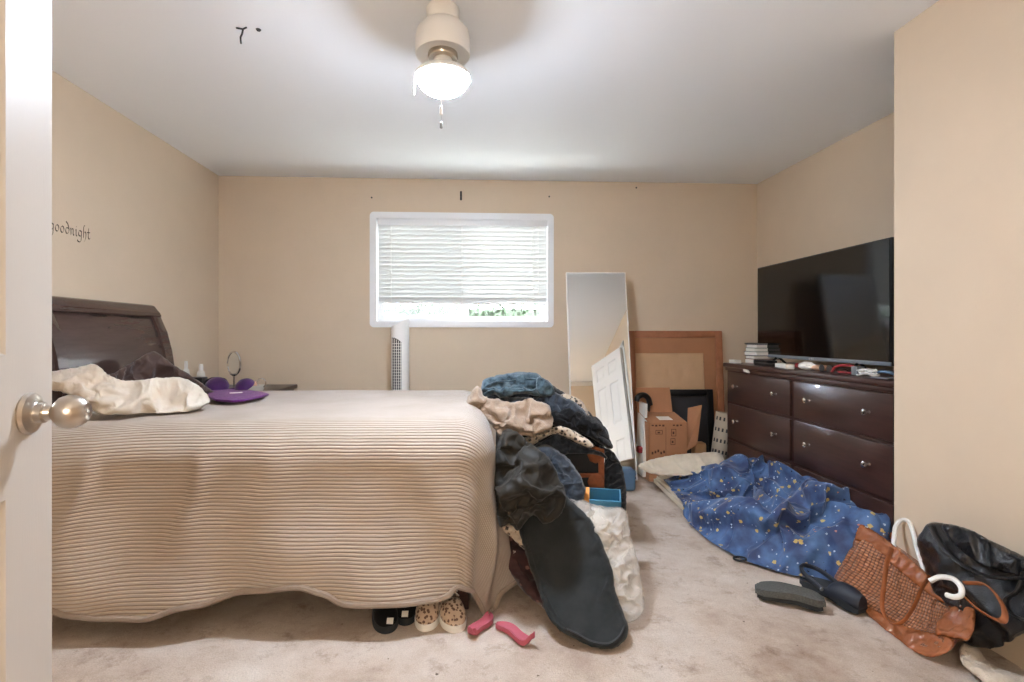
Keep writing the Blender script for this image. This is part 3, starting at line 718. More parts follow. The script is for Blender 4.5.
# ---- coverlet: rounded sheet over the mattress, hanging on three sides, ribs carried in UV
def hem_z(px_):
    t = [(30, 606), (52, 604), (80, 610), (110, 613), (150, 613), (200, 603), (250, 592), (300, 586), (325, 591), (345, 599), (400, 596), (430, 594), (462, 588), (480, 590)]
    for a, b in zip(t, t[1:]):
        if px_ <= b[0]:
            k = max(0, (px_ - a[0]) / (b[0] - a[0])); k = k * k * (3 - 2 * k); return a[1] + (b[1] - a[1]) * k
    return t[-1][1]
ZT = .762
QX0, QX1, QY0, QY1 = -1.84, -.055, 2.08, 3.08     # inner rectangle
RR = .075
def coverlet_pt(s, t, over):
    """s along X (may pass the foot), t along Y (may pass both sides)"""
    qx = min(max(s, QX0), QX1); qy = min(max(t, QY0), QY1)
    ex, ey = max(s - QX1, 0), t - qy
    dist = math.hypot(ex, ey)
    puff = .010 * math.sin(s * 2.3 + 1) * math.sin(t * 3.1) + .006 * noise.noise(Vector((s * 2.2, t * 2.2, 3)))
    topz = ZT + puff - .02 * sm(-(s + 1.2), 0, .5)
    r = .16
    if dist < 1e-6: return Vector((qx, qy, topz))
    dx, dy = ex / dist, ey / dist
    arc = r * PI / 2
    if dist < arc:
        a = dist / r; out = RR * 0 + r * math.sin(a); dn = r * (1 - math.cos(a))
    else:
        e = dist - arc; out = r + .055 * sm(e, 0, .5) + .02 * e; dn = r + e
    ang = math.atan2(dy, dx)
    fold = sm(dn, .12, .7)
    corner = max(0, dx * abs(dy)) * 2
    out += fold * (.018 * math.sin(s * 7 + t * 7 + 1.0) + .010 * math.sin(s * 17 + .7) + corner * .030 * math.sin(ang * 8))
    for s0, sl, a_, w_, d0, d1 in ((-1.42, .55, .020, .035, .02, .45), (-1.02, .45, .022, .04, .0, .5), (-.75, .6, .012, .05, .0, .4), (-.25, -.3, .010, .06, .1, .6)):
        if d0 < dn < d1: out += a_ * math.exp(-((s - s0 + sl * dn * dn * 2 - .25 * dn) / w_) ** 2) * math.sin(PI * (dn - d0) / (d1 - d0))
    out -= .075 * corner * sm(dn, .25, .75)
    out += .008 * noise.noise(Vector((s * 5, t * 5, dn * 3))) * min(1, dn * 5)
    return Vector((qx + dx * out, qy + dy * out, topz - dn))
cov = MB(); uvl = cov.bm.loops.layers.uv.new('UVMap')
NXC, NYC = 190, 150
S1 = QX1 + .78; covv = []; uvc = {}
for j in range(NYC):
    row = []
    for i in range(NXC):
        s = QX0 + (S1 - QX0) * i / (NXC - 1)
        # hanging length on the near side follows the uneven hem of the photograph
        base = coverlet_pt(min(s, QX1), QY0 - .5, 0)
        pxx = CX + F * (base.x * CT - base.y * ST) / (base.y * CT + base.x * ST)
        dd = base.y * CT + base.x * ST
        hz_ = CAM_Z - (hem_z(pxx) - CY) * dd / F
        ov = (ZT - hz_) + .091
        ov2 = ov + .0 * s
        t0 = QY0 - ov2; t1 = QY1 + .45
        if s > QX1:
            k = (s - QX1) / (S1 - QX1)
            t0 = QY0 - ov2 * (1 - .20 * k * k) + .02
        t = t0 + (t1 - t0) * j / (NYC - 1)
        s_ = s
        # keep the cloth corner just off the floor
        dist = math.hypot(max(s_ - QX1, 0), max(QY0 - t, 0))
        if dist > .849:
            f_ = .849 / dist; s_ = QX1 + (s_ - QX1) * f_; t = QY0 - (QY0 - t) * f_
        v = cov.bm.verts.new(coverlet_pt(s_, t, 0)); row.append(v); uvc[v] = (s, t)
    covv.append(row)
for j in range(NYC - 1):
    for i in range(NXC - 1):
        try: f = cov.bm.faces.new((covv[j][i], covv[j][i + 1], covv[j + 1][i + 1], covv[j + 1][i]))
        except ValueError: continue
        for l in f.loops: l[uvl].uv = uvc[l.vert]
hemline = [v.co.copy() for v in covv[0]] + [covv[j][-1].co.copy() for j in range(1, NYC)]
co = cov.build('coverlet', M['ribbed'], origin=(-.9, 2.56, ZT)); so = co.modifiers.new('thick', 'SOLIDIFY'); so.thickness = .012; so.offset = -1
tag(co, 'cream ribbed coverlet spread over the bed and hanging to the floor', 'coverlet')
hb_ = MB(); hb_.tube(hemline[::2], .011, 8, flat=1.0)
hb_.build('hem_binding', M['hem'], co)

# ---- pillows, bra, tote on the bed
blob('pillow', [(24, 374), (50, 371), (75, 367), (95, 364), (108, 374), (125, 380), (150, 379), (175, 378), (192, 382), (204, 391), (210, 401), (200, 408), (185, 414), (150, 417), (120, 416), (100, 413), (82, 402), (60, 392), (30, 388)],
     lambda x, y: 2.03 + (418 - y) * .0032 + (x - 24) * .0011, .085, M['f_white'], step=3.2, soft=17, shrink=.13, bend=5, zmin=.765, amp=.035, nscale=8)
tag(CLOTHS[-1][0], 'crumpled cream pillow lying near the headboard', 'pillow')
blob('pillow', [(92, 376), (112, 373), (130, 363), (150, 352), (158, 353), (172, 363), (188, 373), (205, 385), (214, 393), (196, 397), (150, 396), (110, 392)],
     lambda x, y: min(2.80, 2.36 + (x - 92) * .0068), .06, M['f_brown'], step=3.2, soft=14, shrink=.16, zmin=.765, bend=3, amp=.03, nscale=9)
tag(CLOTHS[-1][0], 'dark brown satin pillow leaning against the sleigh headboard', 'pillow')
pb = [atZ(x, y, .772) for x, y in ((208, 391), (214, 389), (240, 390), (262, 393), (269, 395), (262, 397), (245, 401), (232, 402), (216, 401), (209, 398))]
pm = MB().prism([v + Vector((0, 0, -.002)) for v in pb], (0, 0, .010)); bmesh.ops.bevel(pm.bm, geom=list(pm.bm.edges), offset=.003, segments=2, affect='EDGES')
po = pm.build('folded_shirt', M['f_purple'], origin=pb[0]); tag(po, 'bright purple folded shirt lying flat on the bed', 'shirt')
lb_ = atZ(236, 393, .79); MB().box((-.03, -.012, 0), (.03, .012, .003), Matrix.Translation(lb_) @ Matrix.Rotation(.5, 4, 'Z')).build('care_label', M['paper'], po)
bra = tag(empty('bra', D(230, 389, 3.0)), 'dark purple padded bra lying on the bed behind the purple shirt', 'bra')
def cup(c, r, rz, el=1.0):
    mx = Matrix.Translation(c) @ Matrix.Rotation(rz, 4, 'Z') @ Matrix.Rotation(math.radians(35), 4, 'X') @ Matrix.Diagonal((1.0, el, .8, 1))
    return MB().lathe([(0, r), (r * .35, r * .93), (r * .7, r * .68), (r * .93, r * .3), (r, 0), (r * .95, 0), (r * .85, r * .3), (r * .6, r * .6), (0, r * .85)], 24, mx)
for px, r, rz in ((217, .066, .3), (245, .058, -.5)): cup(D(px, 386.5, 2.96), r, rz).build('cup', M['f_dpurple'], bra)
MB().tube(spline([D(225, 390, 2.98), D(233, 388.5, 2.97), D(240, 389, 2.98)], 5), .008, 8, flat=.5).build('centre_gore', M['f_dpurple'], bra)
MB().tube(spline([D(208, 389, 3.0), D(205, 383, 3.05), D(212, 378, 3.1), D(224, 379, 3.1), D(228, 384, 3.05)], 5), .006, 8, flat=.4).build('strap', M['f_black'], bra)

# ---- nightstand and what stands on it
ns = tag(empty('nightstand', (-1.6, 3.75, 0)), 'dark wood nightstand in the corner behind the bed', 'nightstand')
NZ = .70
MB().box((-2.0, 3.42, .05), (-1.42, 4.12, NZ - .03), bev=.004).build('body', M['dwood'], ns)
MB().box((-2.02, 3.40, NZ - .03), (-1.40, 4.14, NZ), bev=.006).build('top', M['dwood'], ns)
for z in (.12, .40):
    dr = MB().box((-1.96, 3.40, z), (-1.46, 3.42, z + .25), bev=.003).build('drawer', M['dwood'], ns)
    MB().lathe([(0, 0), (.008, 0), (.006, .014), (.014, .02), (.012, .028), (0, .03)], 14, Matrix.Translation((-1.70, 3.40, z + .125)) @ Matrix.Rotation(PI / 2, 4, 'X')).build('knob', M['nickel'], dr)
vc = D(234, 363.5, 3.62); vm = tag(empty('vanity_mirror', (vc.x, vc.y, NZ)), 'small round chrome vanity mirror on a stand behind the bed', 'mirror')
mx = Matrix.Translation(vc) @ Matrix.Rotation(-.45, 4, 'Z') @ Matrix.Rotation(PI / 2, 4, 'X')
MB().lathe([(.072, -.006), (.082, -.006), (.085, 0), (.082, .008), (.072, .008), (.072, -.006)], 40, mx @ Matrix.Diagonal((.82, 1.08, 1, 1))).build('rim', M['chrome'], vm)
MB().lathe([(0, .004), (.074, .004), (.074, -.003), (0, -.003)], 40, mx @ Matrix.Diagonal((.82, 1.08, 1, 1))).build('mirror_glass', M['mirror'], vm)
MB().tube([(vc.x, vc.y, NZ + .01), (vc.x, vc.y, vc.z - .087)], .006, 12).lathe([(0, .015), (.02, .014), (.055, .006), (.06, 0), (0, 0)], 32, Matrix.Translation((vc.x, vc.y, NZ))).build('stand', M['chrome'], vm)
def bottle(name, px, ytop, d, r, label, m1, m2, prof=None):
    top = D(px, ytop, d); h = top.z - NZ
    root = tag(empty(name, (top.x, top.y, NZ)), label, 'bottle' if name != 'jar' else 'jar')
    MB().lathe([(0, 0), (r, 0), (r * 1.05, .01), (r * 1.05, h * .62), (r * .8, h * .72), (r * .35, h * .76), (0, h * .76)], 20, Matrix.Translation((top.x, top.y, NZ))).build('body', m1, root)
    MB().lathe([(0, h * .75), (r * .55, h * .75), (r * .6, h * .85), (r * .5, h), (0, h)], 16, Matrix.Translation((top.x, top.y, NZ))).build('cap', m2, root)
bottle('lotion_bottle', 186, 361, 3.6, .022, 'white pump bottle nearest the headboard on the nightstand', M['white'], M['white'])
bottle('lotion_bottle', 201, 364, 3.65, .026, 'round white bottle in the middle of the nightstand', M['paper'], M['white'])
jc = atZ(196, 374, NZ); 
jd = D(198, 377, 3.55); tag(MB().box((-.05, -.04, 0), (.05, .04, max(.03, jd.z - NZ)), bev=.008).build('cosmetic_case', M['black'], origin=None), 'black cosmetic case beside the white bottles on the nightstand', 'case')
bpy.data.objects['cosmetic_case'].location = (jd.x, jd.y, NZ)
cl_ = D(220, 383, 3.5)
cp = D(254, 385, 3.45); cu = tag(empty('trinket_dish', (cp.x, cp.y, NZ)), 'small glass trinket dish with pink pieces right of the vanity mirror', 'dish')
MB().lathe([(0, 0), (.04, 0), (.06, .02), (.068, .055), (.064, .055), (.055, .022), (0, .008)], 28, Matrix.Translation((cp.x, cp.y, NZ))).build('bowl', M['cream'], cu)
MB().lathe([(0, .085), (.02, .08), (.034, .06), (.03, .03), (0, .02)], 14, Matrix.Translation((cp.x - .01, cp.y, NZ))).build('pink_powder_puff', M['skin'], cu)
MB().tube([(cp.x + .05 + .03 * math.cos(a), cp.y, NZ + .07 + .03 * math.sin(a)) for a in [k * PI / 8 for k in range(16)]], .004, 6, closed=True).build('bangle', M['chrome'], cu)

# ---------------------------------------------------------------- tower fan
fb = atY(400, 330, 3.92); tf = tag(empty('tower_fan', (fb.x, 3.92, 0)), 'white tower fan standing under the window behind the bed', 'fan')
tz = D(400, 321, 3.9).z
fx0, fx1 = atY(391.5, 330, 3.92).x, atY(409, 330, 3.92).x
w_ = (fx1 - fx0) / 2; fxc = (fx0 + fx1) / 2
mxf = Matrix.Translation((fxc, 3.92, 0)) @ Matrix.Rotation(.0, 4, 'Z')
def fanbody():
    mb = MB(); bm = mb.bm; seg = 28; rings = []
    for z, sc, sl_ in ((.06, .92, 0), (.1, 1, 0), (tz - .12, 1, 0), (tz - .03, 1, 0), (tz - .015, .96, 0)):
        ring = []
        for k in range(seg):
            a = 2 * PI * k / seg; x = math.copysign(abs(math.cos(a)) ** .7, math.cos(a)) * w_ * sc; y = math.copysign(abs(math.sin(a)) ** .7, math.sin(a)) * w_ * 1.1 * sc
            zz = z + (x / w_ * .035 + .0 if z > tz - .05 else 0)
            ring.append(bm.verts.new((fxc + x, 3.92 + y, zz)))
        rings.append(ring)
    for A, B in zip(rings, rings[1:]):
        for k in range(seg): bm.faces.new((A[k], A[(k + 1) % seg], B[(k + 1) % seg], B[k]))
    bm.faces.new(rings[0][::-1]); bm.faces.new(rings[-1]); return mb
fanbody().build('housing', M['white'], tf, angle=50)
gx0, gx1 = atY(392, 360, 3.85).x, atY(401.5, 360, 3.85).x
gz1 = D(397, 337, 3.85).z
gm = MB()
def grille_y(x): 
    t = min(1, abs((x - fxc) / w_)); return 3.92 - w_ * 1.1 * (1 - t ** (2 / .7)) ** (.7 / 2) - .004
NG = 10
for k in range(NG):
    x0 = gx0 + (gx1 - gx0) * k / NG; x1 = gx0 + (gx1 - gx0) * (k + 1) / NG
    za = gz1 - .04 * ((x0 - gx0) / (gx1 - gx0)) ** 2
    a = [gm.bm.verts.new(p) for p in ((x0, grille_y(x0), .2), (x1, grille_y(x1), .2), (x1, grille_y(x1), za - .01), (x0, grille_y(x0), za))]; gm.bm.faces.new(a)
gg = gm.build('grille', M['dark'], tf)
gs = MB()
for k in range(5):
    x0 = gx0 + (gx1 - gx0) * (k + .5) / 5; gs.tube([(x0, grille_y(x0) - .003, .2), (x0, grille_y(x0) - .003, gz1 - .01 - .035 * ((x0 - gx0) / (gx1 - gx0)) ** 2)], .0022, 6)
z = .22
while z < gz1 - .03:
    gs.tube([(x, grille_y(x) - .003, z) for x in [gx0 + (gx1 - gx0) * q / 6 for q in range(7)]], .0018, 5); z += .022
gs.build('grille_bars', M['paper'], gg)
MB().lathe([(0, 0), (.15, 0), (.155, .012), (.13, .03), (.06, .06), (0, .065)], 36, Matrix.Translation((fxc, 3.92, 0))).build('base', M['white'], tf)

# ---------------------------------------------------------------- leaning mirror
tl, trr = D(565.5, 272.5, 4.065), D(625, 273, 4.065)
bl_, brr = D(572.5, 456, 3.72), D(637, 456, 3.72)
ex = (trr - tl); ez = (tl - bl_); 
# square up: one plane, real 1.38 x .49 m
o_ = bl_; o_.z = 0.018
zdir = (tl - o_); Hm = zdir.length; zdir.normalize(); xdir = (trr - tl); xdir.z = 0; Wm = xdir.length; xdir.normalize(); zdir = (zdir - xdir * zdir.dot(xdir)).normalized(); nd = zdir.cross(xdir)
mm = Matrix.Translation(o_) @ Matrix((( xdir.x, nd.x, zdir.x, 0), (xdir.y, nd.y, zdir.y, 0), (xdir.z, nd.z, zdir.z, 0), (0, 0, 0, 1))) @ Matrix.Rotation(.011, 4, 'Z')
lm = tag(empty('standing_mirror', o_), 'tall narrow mirror with a thin pale edge leaning on the back wall beside the window', 'mirror')
MB().box((.005, -.0, .005), (Wm - .005, .014, Hm - .005), mm).build('backing_board', M['tan'], lm, smooth=False)
MB().box((.006, -.004, .006), (Wm - .006, .0, Hm - .006), mm).build('mirror_glass', M['mirror'], lm, smooth=False)
fm = MB()
for a, b in (((0, -.008, 0), (.008, .018, Hm)), ((Wm - .008, -.008, 0), (Wm, .018, Hm)), ((0, -.008, Hm - .008), (Wm, .018, Hm)), ((0, -.008, 0), (Wm, .018, .008))): fm.box(a, b, mm, bev=.002)
fm.build('edge_trim', M['white'], lm)

# ---------------------------------------------------------------- big picture frame with paper back, leaning on the back wall
def leaning(name, px0, px1, pytop, Y0, Y1, label, cat, z0=.01):
    """board whose foot stands at Y0 and whose top rests at Y1"""
    a = atY(px0, pytop, Y1); b = atY(px1, pytop + 1, Y1); W = b.x - a.x; H = math.hypot(a.z - z0, Y1 - Y0)
    root = tag(empty(name, (a.x, Y0, z0)), label, cat); t = math.atan2(Y1 - Y0, a.z - z0)
    return root, Matrix.Translation((a.x, Y0, z0)) @ Matrix.Rotation(-t, 4, 'X'), W, H
pf, pmx, PW, PH = leaning('picture_frame', 627, 720.5, 331, 4.08, 4.16, 'large brown wooden picture frame with its papered back showing', 'picture frame')
fr_ = MB(); fw = .058
for a, b in (((0, -.03, 0), (fw, .02, PH)), ((PW - fw, -.03, 0), (PW, .02, PH)), ((fw, -.03, PH - fw), (PW - fw, .02, PH)), ((fw, -.03, 0), (PW - fw, .02, fw))): fr_.box(a, b, pmx, bev=.006)
fr_.build('frame_moulding', M['framewood'], pf)
MB().box((fw, -.014, fw), (PW - fw, .004, PH - fw), pmx).build('backing_board', M['card'], pf, smooth=False)
kp = MB(); kz = PH - fw - .13
def kpf(u, v):
    x = fw + .0 + u * (PW - fw * 2 - .11); z = fw + .05 + v * (kz - fw - .05)
    q = noise.noise(Vector((x * 3 + z * 3.5, z * 2.2 - x * 2, 1))) ; q2 = abs(noise.noise(Vector((x * 2 + z * 4, z * 3 - x * 5, 7))))
    return pmx @ Vector((x, -.024 - .012 * q - .035 * q2 * math.sin(PI * u), z))
kp.grid(60, 60, kpf); ko = kp.build('dust_paper', M['kraft'], pf); kk = ko.modifiers.new('t', 'SOLIDIFY'); kk.thickness = .002

# black frame behind the box
bf, bmx, BW, BH = leaning('picture_frame', 658, 712, 389.5, 3.985, 4.05, 'black picture frame leaning behind the cardboard box', 'picture frame')
f2 = MB(); fw = .055
for a, b in (((0, -.02, 0), (fw, .02, BH)), ((BW - fw, -.02, 0), (BW, .02, BH)), ((fw, -.02, BH - fw), (BW - fw, .02, BH)), ((fw, -.02, 0), (BW - fw, .02, fw))): f2.box(a, b, bmx, bev=.006)
f2.build('frame_moulding', M['black'], bf)
MB().box((fw - .005, .0, fw - .005), (BW - fw + .005, .012, BH - fw + .005), bmx).build('panel', M['dark'], bf, smooth=False)

# cardboard box
cbx = tag(empty('cardboard_box', D(668, 470, 3.5)), 'open brown cardboard box with a white shipping label', 'box')
cbx.location.z = 0
Yc = 3.69; X0 = atY(649, 440, Yc).x; X1 = atY(687, 440, Yc).x; Zt = atY(668, 423, Yc).z; DB = .22
MB().box((X0, Yc, .0), (X1, Yc + .004, Zt)).box((X0, Yc, 0), (X0 + .004, Yc + DB, Zt)).box((X1 - .004, Yc, 0), (X1, Yc + DB, Zt)).box((X0, Yc + DB - .004, 0), (X1, Yc + DB, Zt)).box((X0, Yc, 0), (X1, Yc + DB, .006)).build('box_body', M['card'], cbx, smooth=False)
topfar = atY(668, 404, Yc + DB + .02)
MB().prism([(X0, Yc, Zt), (X1, Yc, Zt), (X1 - .008, Yc + DB, Zt + .045), (X0 + .0, Yc + DB, Zt + .045)], (0, 0, .004)).build('top_flap', M['card'], cbx, smooth=False)
zf = atY(668, 387.5, Yc + DB + .06).z
MB().prism([(X0 - .01, Yc + DB, Zt + .045), (X1 - .02, Yc + DB, Zt + .045), (X1 - .02, Yc + DB + .06, zf), (X0 - .01, Yc + DB + .06, zf)], (0, .004, 0)).build('back_flap', M['card'], cbx, smooth=False)
sf_ = [atY(688, 408, Yc + .17), atY(702, 405, Yc + .1), atY(697, 445, Yc + .02), atY(686.5, 451, Yc)]
MB().prism(sf_, (0, .004, 0)).build('side_flap', M['card'], cbx, smooth=False)
MB().box((X0 + .115, .0, .0), (X0 + .21, .003, .001), Matrix.Translation((0, Yc + .07, Zt + .019)) @ Matrix.Rotation(0, 4, 'X')).bm.free()
lbl = MB().prism([(X0 + .10, Yc + .05, Zt + .014), (X0 + .205, Yc + .05, Zt + .014), (X0 + .195, Yc + .17, Zt + .0365), (X0 + .095, Yc + .17, Zt + .0365)], (0, 0, .0015)).build('shipping_label', M['paper'], cbx, smooth=False)
M['ink'] = mat('faint_print', (96, 60, 44), .9)
ink = MB()
def mark(x0, z0, x1, z1): ink.box((X0 + x0, Yc - .0008, z0), (X0 + x1, Yc, z1))
for k in range(9):
    a = .02 + k * .027
    if not .12 < a < .16: mark(a, Zt - .022 - .004 * (k % 2), a + .017, Zt - .012)
for x0, z0, w, h in ((.05, Zt - .085, .05, .028), (.17, Zt - .10, .034, .05), (.165, Zt - .165, .032, .045)):
    mark(x0, z0, x0 + w, z0 + .004); mark(x0, z0 + h, x0 + w, z0 + h + .004); mark(x0, z0, x0 + .004, z0 + h); mark(x0 + w, z0, x0 + w + .004, z0 + h + .004); mark(x0 + w * .3, z0 + h * .3, x0 + w * .7, z0 + h * .7)
for k in range(5): mark(.02 + k * .022, Zt - .235 + .008 * (k % 3), .034 + k * .022, Zt - .215 + .008 * (k % 3))
mark(.128, 0.02, .1305, Zt - .03)
ink.build('printed_marks', M['ink'], cbx, smooth=False)

# white board strip, black handle, odd bits on the floor by the mirror
a0, a1 = D(646.0, 404, 3.86), D(644.0, 462, 3.80)
wb = MB().prism([(a0.x - .008, a0.y, a0.z), (a0.x + .012, a0.y, a0.z), (a1.x + .014, a1.y, .02), (a1.x - .01, a1.y, .02)], (.0, .16, 0))
tag(wb.build('foam_board', M['paper'], smooth=False, origin=(a1.x, a1.y, .02)), 'white foam board standing edge on at the left of the cardboard box', 'board')
h0 = [D(636.5, 401, 3.93), D(638, 397, 3.93), D(643, 395, 3.95), D(648, 398, 3.97), D(650, 405, 3.98)]
hv = tag(empty('stick_vacuum', (h0[2].x, h0[2].y, 0)), 'black handled stick tool standing between mirror and cardboard box', 'vacuum')
MB().tube(spline(h0, 5), .022, 10).build('handle', M['black'], hv)
MB().tube([D(649, 404, 3.98), Vector((D(649, 404, 3.98).x, 4.0, .05))], .013, 10).build('pole', M['black'], hv)
MB().box((h0[2].x - .05, 3.93, 0), (h0[2].x + .05, 4.05, .06), bev=.02).build('floor_head', M['black'], hv)
def bucket(name, pxc, pytop, d, r, h, m, label, cat, taper=.85, zb=0.004):
    c = D(pxc, pytop, d); root = MB().lathe([(0, zb + .004), (r * taper, zb), (r, h), (r + .005, h + .004), (r - .004, h + .002), (r * taper - .004, zb + .01), (0, zb + .01)], 32, Matrix.Translation((c.x, c.y, 0)))
    return tag(root.build(name, m, origin=(c.x, c.y, 0)), label, cat)
bc = D(623, 458, 3.55)
tag(MB().box((-.09, -.05, 0), (.08, .05, .16), Matrix.Translation((bc.x, bc.y, 0)), bev=.025, seg=3).build('storage_bin', M['bluep'], origin=(bc.x, bc.y, 0)), 'small blue plastic bin on the carpet at the mirror foot', 'bin')
c = atZ(629, 464, .02)
tag(MB().tube(spline([c + Vector((-.12, -.03, .02)), c + Vector((-.04, .02, .05)), c + Vector((.04, .05, .08)), c + Vector((.08, .1, .09))], 5), [.02 + .012 * math.sin(k / 15 * PI) for k in range(16)], 10, flat=.6).build('sock', M['paper'], origin=c), 'white sock on the carpet in front of the mirror foot', 'sock')
c = atZ(640, 462, .03)
tag(MB().tube(spline([c + Vector((-.05, -.08, .01)), c + Vector((0, 0, .03)), c + Vector((.02, .08, .06)), c + Vector((.04, .14, .10))], 5), .018, 8).build('cable_bundle', M['black'], origin=c), 'black cable bundle on the floor at the mirror corner', 'cable')
for px, py, m, nm, lb in ((641, 449, 'red', 'toy_block', 'small red item on the floor left of the cardboard box'), (645, 444, 'paper', 'paper_scrap', 'crumpled white paper scrap above the small red item')):
    c = D(px, py, 3.86)
    tag(MB().box((c.x - .03, c.y - .02, max(.0, c.z - .03)), (c.x + .03, c.y + .03, c.z + .02), bev=.012).build(nm, M[m], origin=c), lb, 'clutter')
c = D(703, 446, 3.90)
tag(MB().box((c.x - .08, c.y - .03, .0), (c.x + .02, c.y + .05, c.z + .03), bev=.02).build('wooden_block', M['tan'], origin=(c.x, c.y, 0)), 'pale tan piece on the floor right of the cardboard box', 'clutter')

# white slotted basket lying against the dresser
bk_c = D(718, 432, 3.73)
bkr = tag(empty('laundry_basket', (bk_c.x, bk_c.y, 0)), 'small cream basket with slots in front of the dresser end', 'basket')
mxb = Matrix.Translation((bk_c.x - .01, bk_c.y + .02, .02)) @ Matrix.Rotation(math.radians(10), 4, 'Y')
zt_ = D(718, 416, 3.73).z
bb = MB(); hb2 = zt_
rb = [(0, 0), (.052, 0), (.075, hb2), (.080, hb2 + .005), (.071, hb2), (.048, .008), (0, .008)]
bb.lathe(rb, 24, mxb).build('basket_body', mat('taupe_plastic', (172, 160, 142), .6), bkr)
hs = MB()
for rr_ in range(6):
    for kk_ in range(8):
        a = PI * (1.05 + .9 * kk_ / 7); z = .05 + rr_ * (hb2 - .09) / 5; r = .052 + .023 * z / hb2
        hs.box((-.006, -.0015, -.013), (.006, .0015, .013), mxb @ Matrix.Translation((math.cos(a) * (r + .0005), math.sin(a) * (r + .0005), z)) @ Matrix.Rotation(a - PI / 2, 4, 'Z'))
hs.build('slots', M['dark'], bkr, smooth=False)

# ================================================================ DRESSER
DX, DY0, DY1, DZ = 1.86, 2.075, 3.53, .90
dr_ = tag(empty('dresser', (DX + .25, (DY0 + DY1) / 2, 0)), 'dark espresso six drawer dresser against the right wall', 'dresser')
MB().box((DX, DY0, .07), (DX + .5, DY1, DZ - .035), bev=.003).build('carcass', M['dwood'], dr_, smooth=False)
MB().box((DX - .025, DY0, DZ - .03), (DX + .51, DY1 + .02, DZ), bev=.009).box((DX - .012, DY0, DZ - .055), (DX + .505, DY1 + .01, DZ - .03), bev=.006).build('top', M['dwood'], dr_)
MB().box((DX - .004, DY0 + .0, .0), (DX + .49, DY1, .075), bev=.003).build('plinth', M['dwood'], dr_)
zs = [(.655, .835), (.445, .635), (.10, .425)] if False else [(.635, .835), (.38, .615), (.11, .36)]
zs = [(.630, .838), (.372, .612), (.105, .352)]
for (y0, y1) in ((2.80, 3.50), (2.095, 2.765)):
    for (z0, z1) in zs:
        d_ = MB().box((DX - .016, y0, z0), (DX + .002, y1, z1), bev=.004).build('drawer', M['dwood'], dr_)
        for ky in (y0 + .13, y1 - .13):
            MB().lathe([(0, 0), (.009, 0), (.0075, .004), (.006, .014), (.011, .018), (.0155, .023), (.0145, .029), (.008, .032), (0, .033)], 18,
                       Matrix.Translation((DX - .016, ky, (z0 + z1) / 2 + .01)) @ Matrix.Rotation(-PI / 2, 4, 'Y')).build('knob', M['chrome'], d_)
# paper caught in the top drawer
c = atX(743, 369, DX - .03)
tag(MB().prism([c, c + Vector((0, -.05, -.005)), c + Vector((-.002, -.07, -.022)), c + Vector((-.002, -.01, -.016))], (.012, 0, 0)).build('tag_scrap', M['paper'], smooth=False, origin=c), 'white scrap of paper poking out above the top left drawer', 'paper')

# ---------------------------------------------------------------- TV
TX = 2.08
tA, tB = atX(757.5, 268, TX), atX(757.5, 355, TX); y1 = tA.y; z1 = tA.z; y0 = 2.37; z0 = .945
tv = tag(empty('television', (TX + .03, (y0 + y1) / 2, DZ)), 'large flat black television standing on the dresser', 'television')
MB().box((TX, y0, z0), (TX + .03, y1, z1), bev=.004).box((TX + .02, y0 + .2, z0 + .05), (TX + .07, y1 - .2, z1 - .25), bev=.015).build('cabinet', M['black'], tv)
MB().box((TX - .003, y0 + .008, z0 + .022), (TX + .001, y1 - .008, z1 - .008)).build('screen', M['tvscreen'], tv, smooth=False)
MB().box((TX - .004, y0, z0), (TX + .004, y1, z0 + .02), bev=.002).build('bottom_bezel', M['greyp'], tv)
lg = MB(); cy = (y0 + y1) / 2
lg.lathe([(.004, 0), (.0055, 0), (.0055, .001), (.004, .001), (.004, 0)], 16, Matrix.Translation((TX - .0045, cy + .014, z0 + .010)) @ Matrix.Rotation(-PI / 2, 4, 'Y'))
for a, b, c_, d_ in ((-.0, .007, .004, .016), (-.006, .004, .004, .006), (-.018, .004, .004, .006), (-.018, .014, .004, .016), (-.0095, .004, .0, .016)):
    lg.box((TX - .0055, cy + a - .004, z0 + b), (TX - .004, cy + a + c_ - .004, z0 + d_))
lg.build('maker_mark', M['paper'], tv, smooth=False)
for y in (y0 + .22, y1 - .22):
    MB().tube([(TX - .05, y - .02, DZ + .006), (TX + .01, y, z0 + .01), (TX + .08, y + .02, DZ + .006)], .008, 8).build('leg', M['black'], tv)

# ---------------------------------------------------------------- on the dresser
def slab(name, y, x, w, l, h, z, rot, m, label, cat, group=None, bev=.003, parent=None):
    mb = MB().box((-w / 2, -l / 2, 0), (w / 2, l / 2, h), bev=bev)
    o = mb.build(name, M[m]); o.location = (x, y, z); o.rotation_euler = (0, 0, rot)
    return tag(o, label, cat, group)
M['cover1'] = mat('pale_green_cover', (176, 184, 164), .5); M['cover2'] = mat('grey_cover', (120, 124, 128), .5); M['cover3'] = mat('rose_cover', (190, 160, 146), .5)
bp_ = atZ(748, 357, DZ)
zc = DZ
def book(l, w, h, z, rot, m, label, dx=0):
    r = tag(empty('book', (2.075 + dx, 3.455, z)), label, 'book', 'books piled at the far end of the dresser'); r.rotation_euler = (0, 0, rot)
    mb = MB().box((-w / 2, -l / 2, 0), (w / 2, l / 2, .003)).box((-w / 2, -l / 2, h - .003), (w / 2, l / 2, h)).box((w / 2 - .004, -l / 2, 0), (w / 2, l / 2, h))
    o = mb.build('cover', M[m], smooth=False); o.parent = r
    o = MB().box((-w / 2 + .004, -l / 2 + .004, .003), (w / 2 - .004, l / 2 - .004, h - .003)).build('pages', M['paper'], smooth=False); o.parent = r
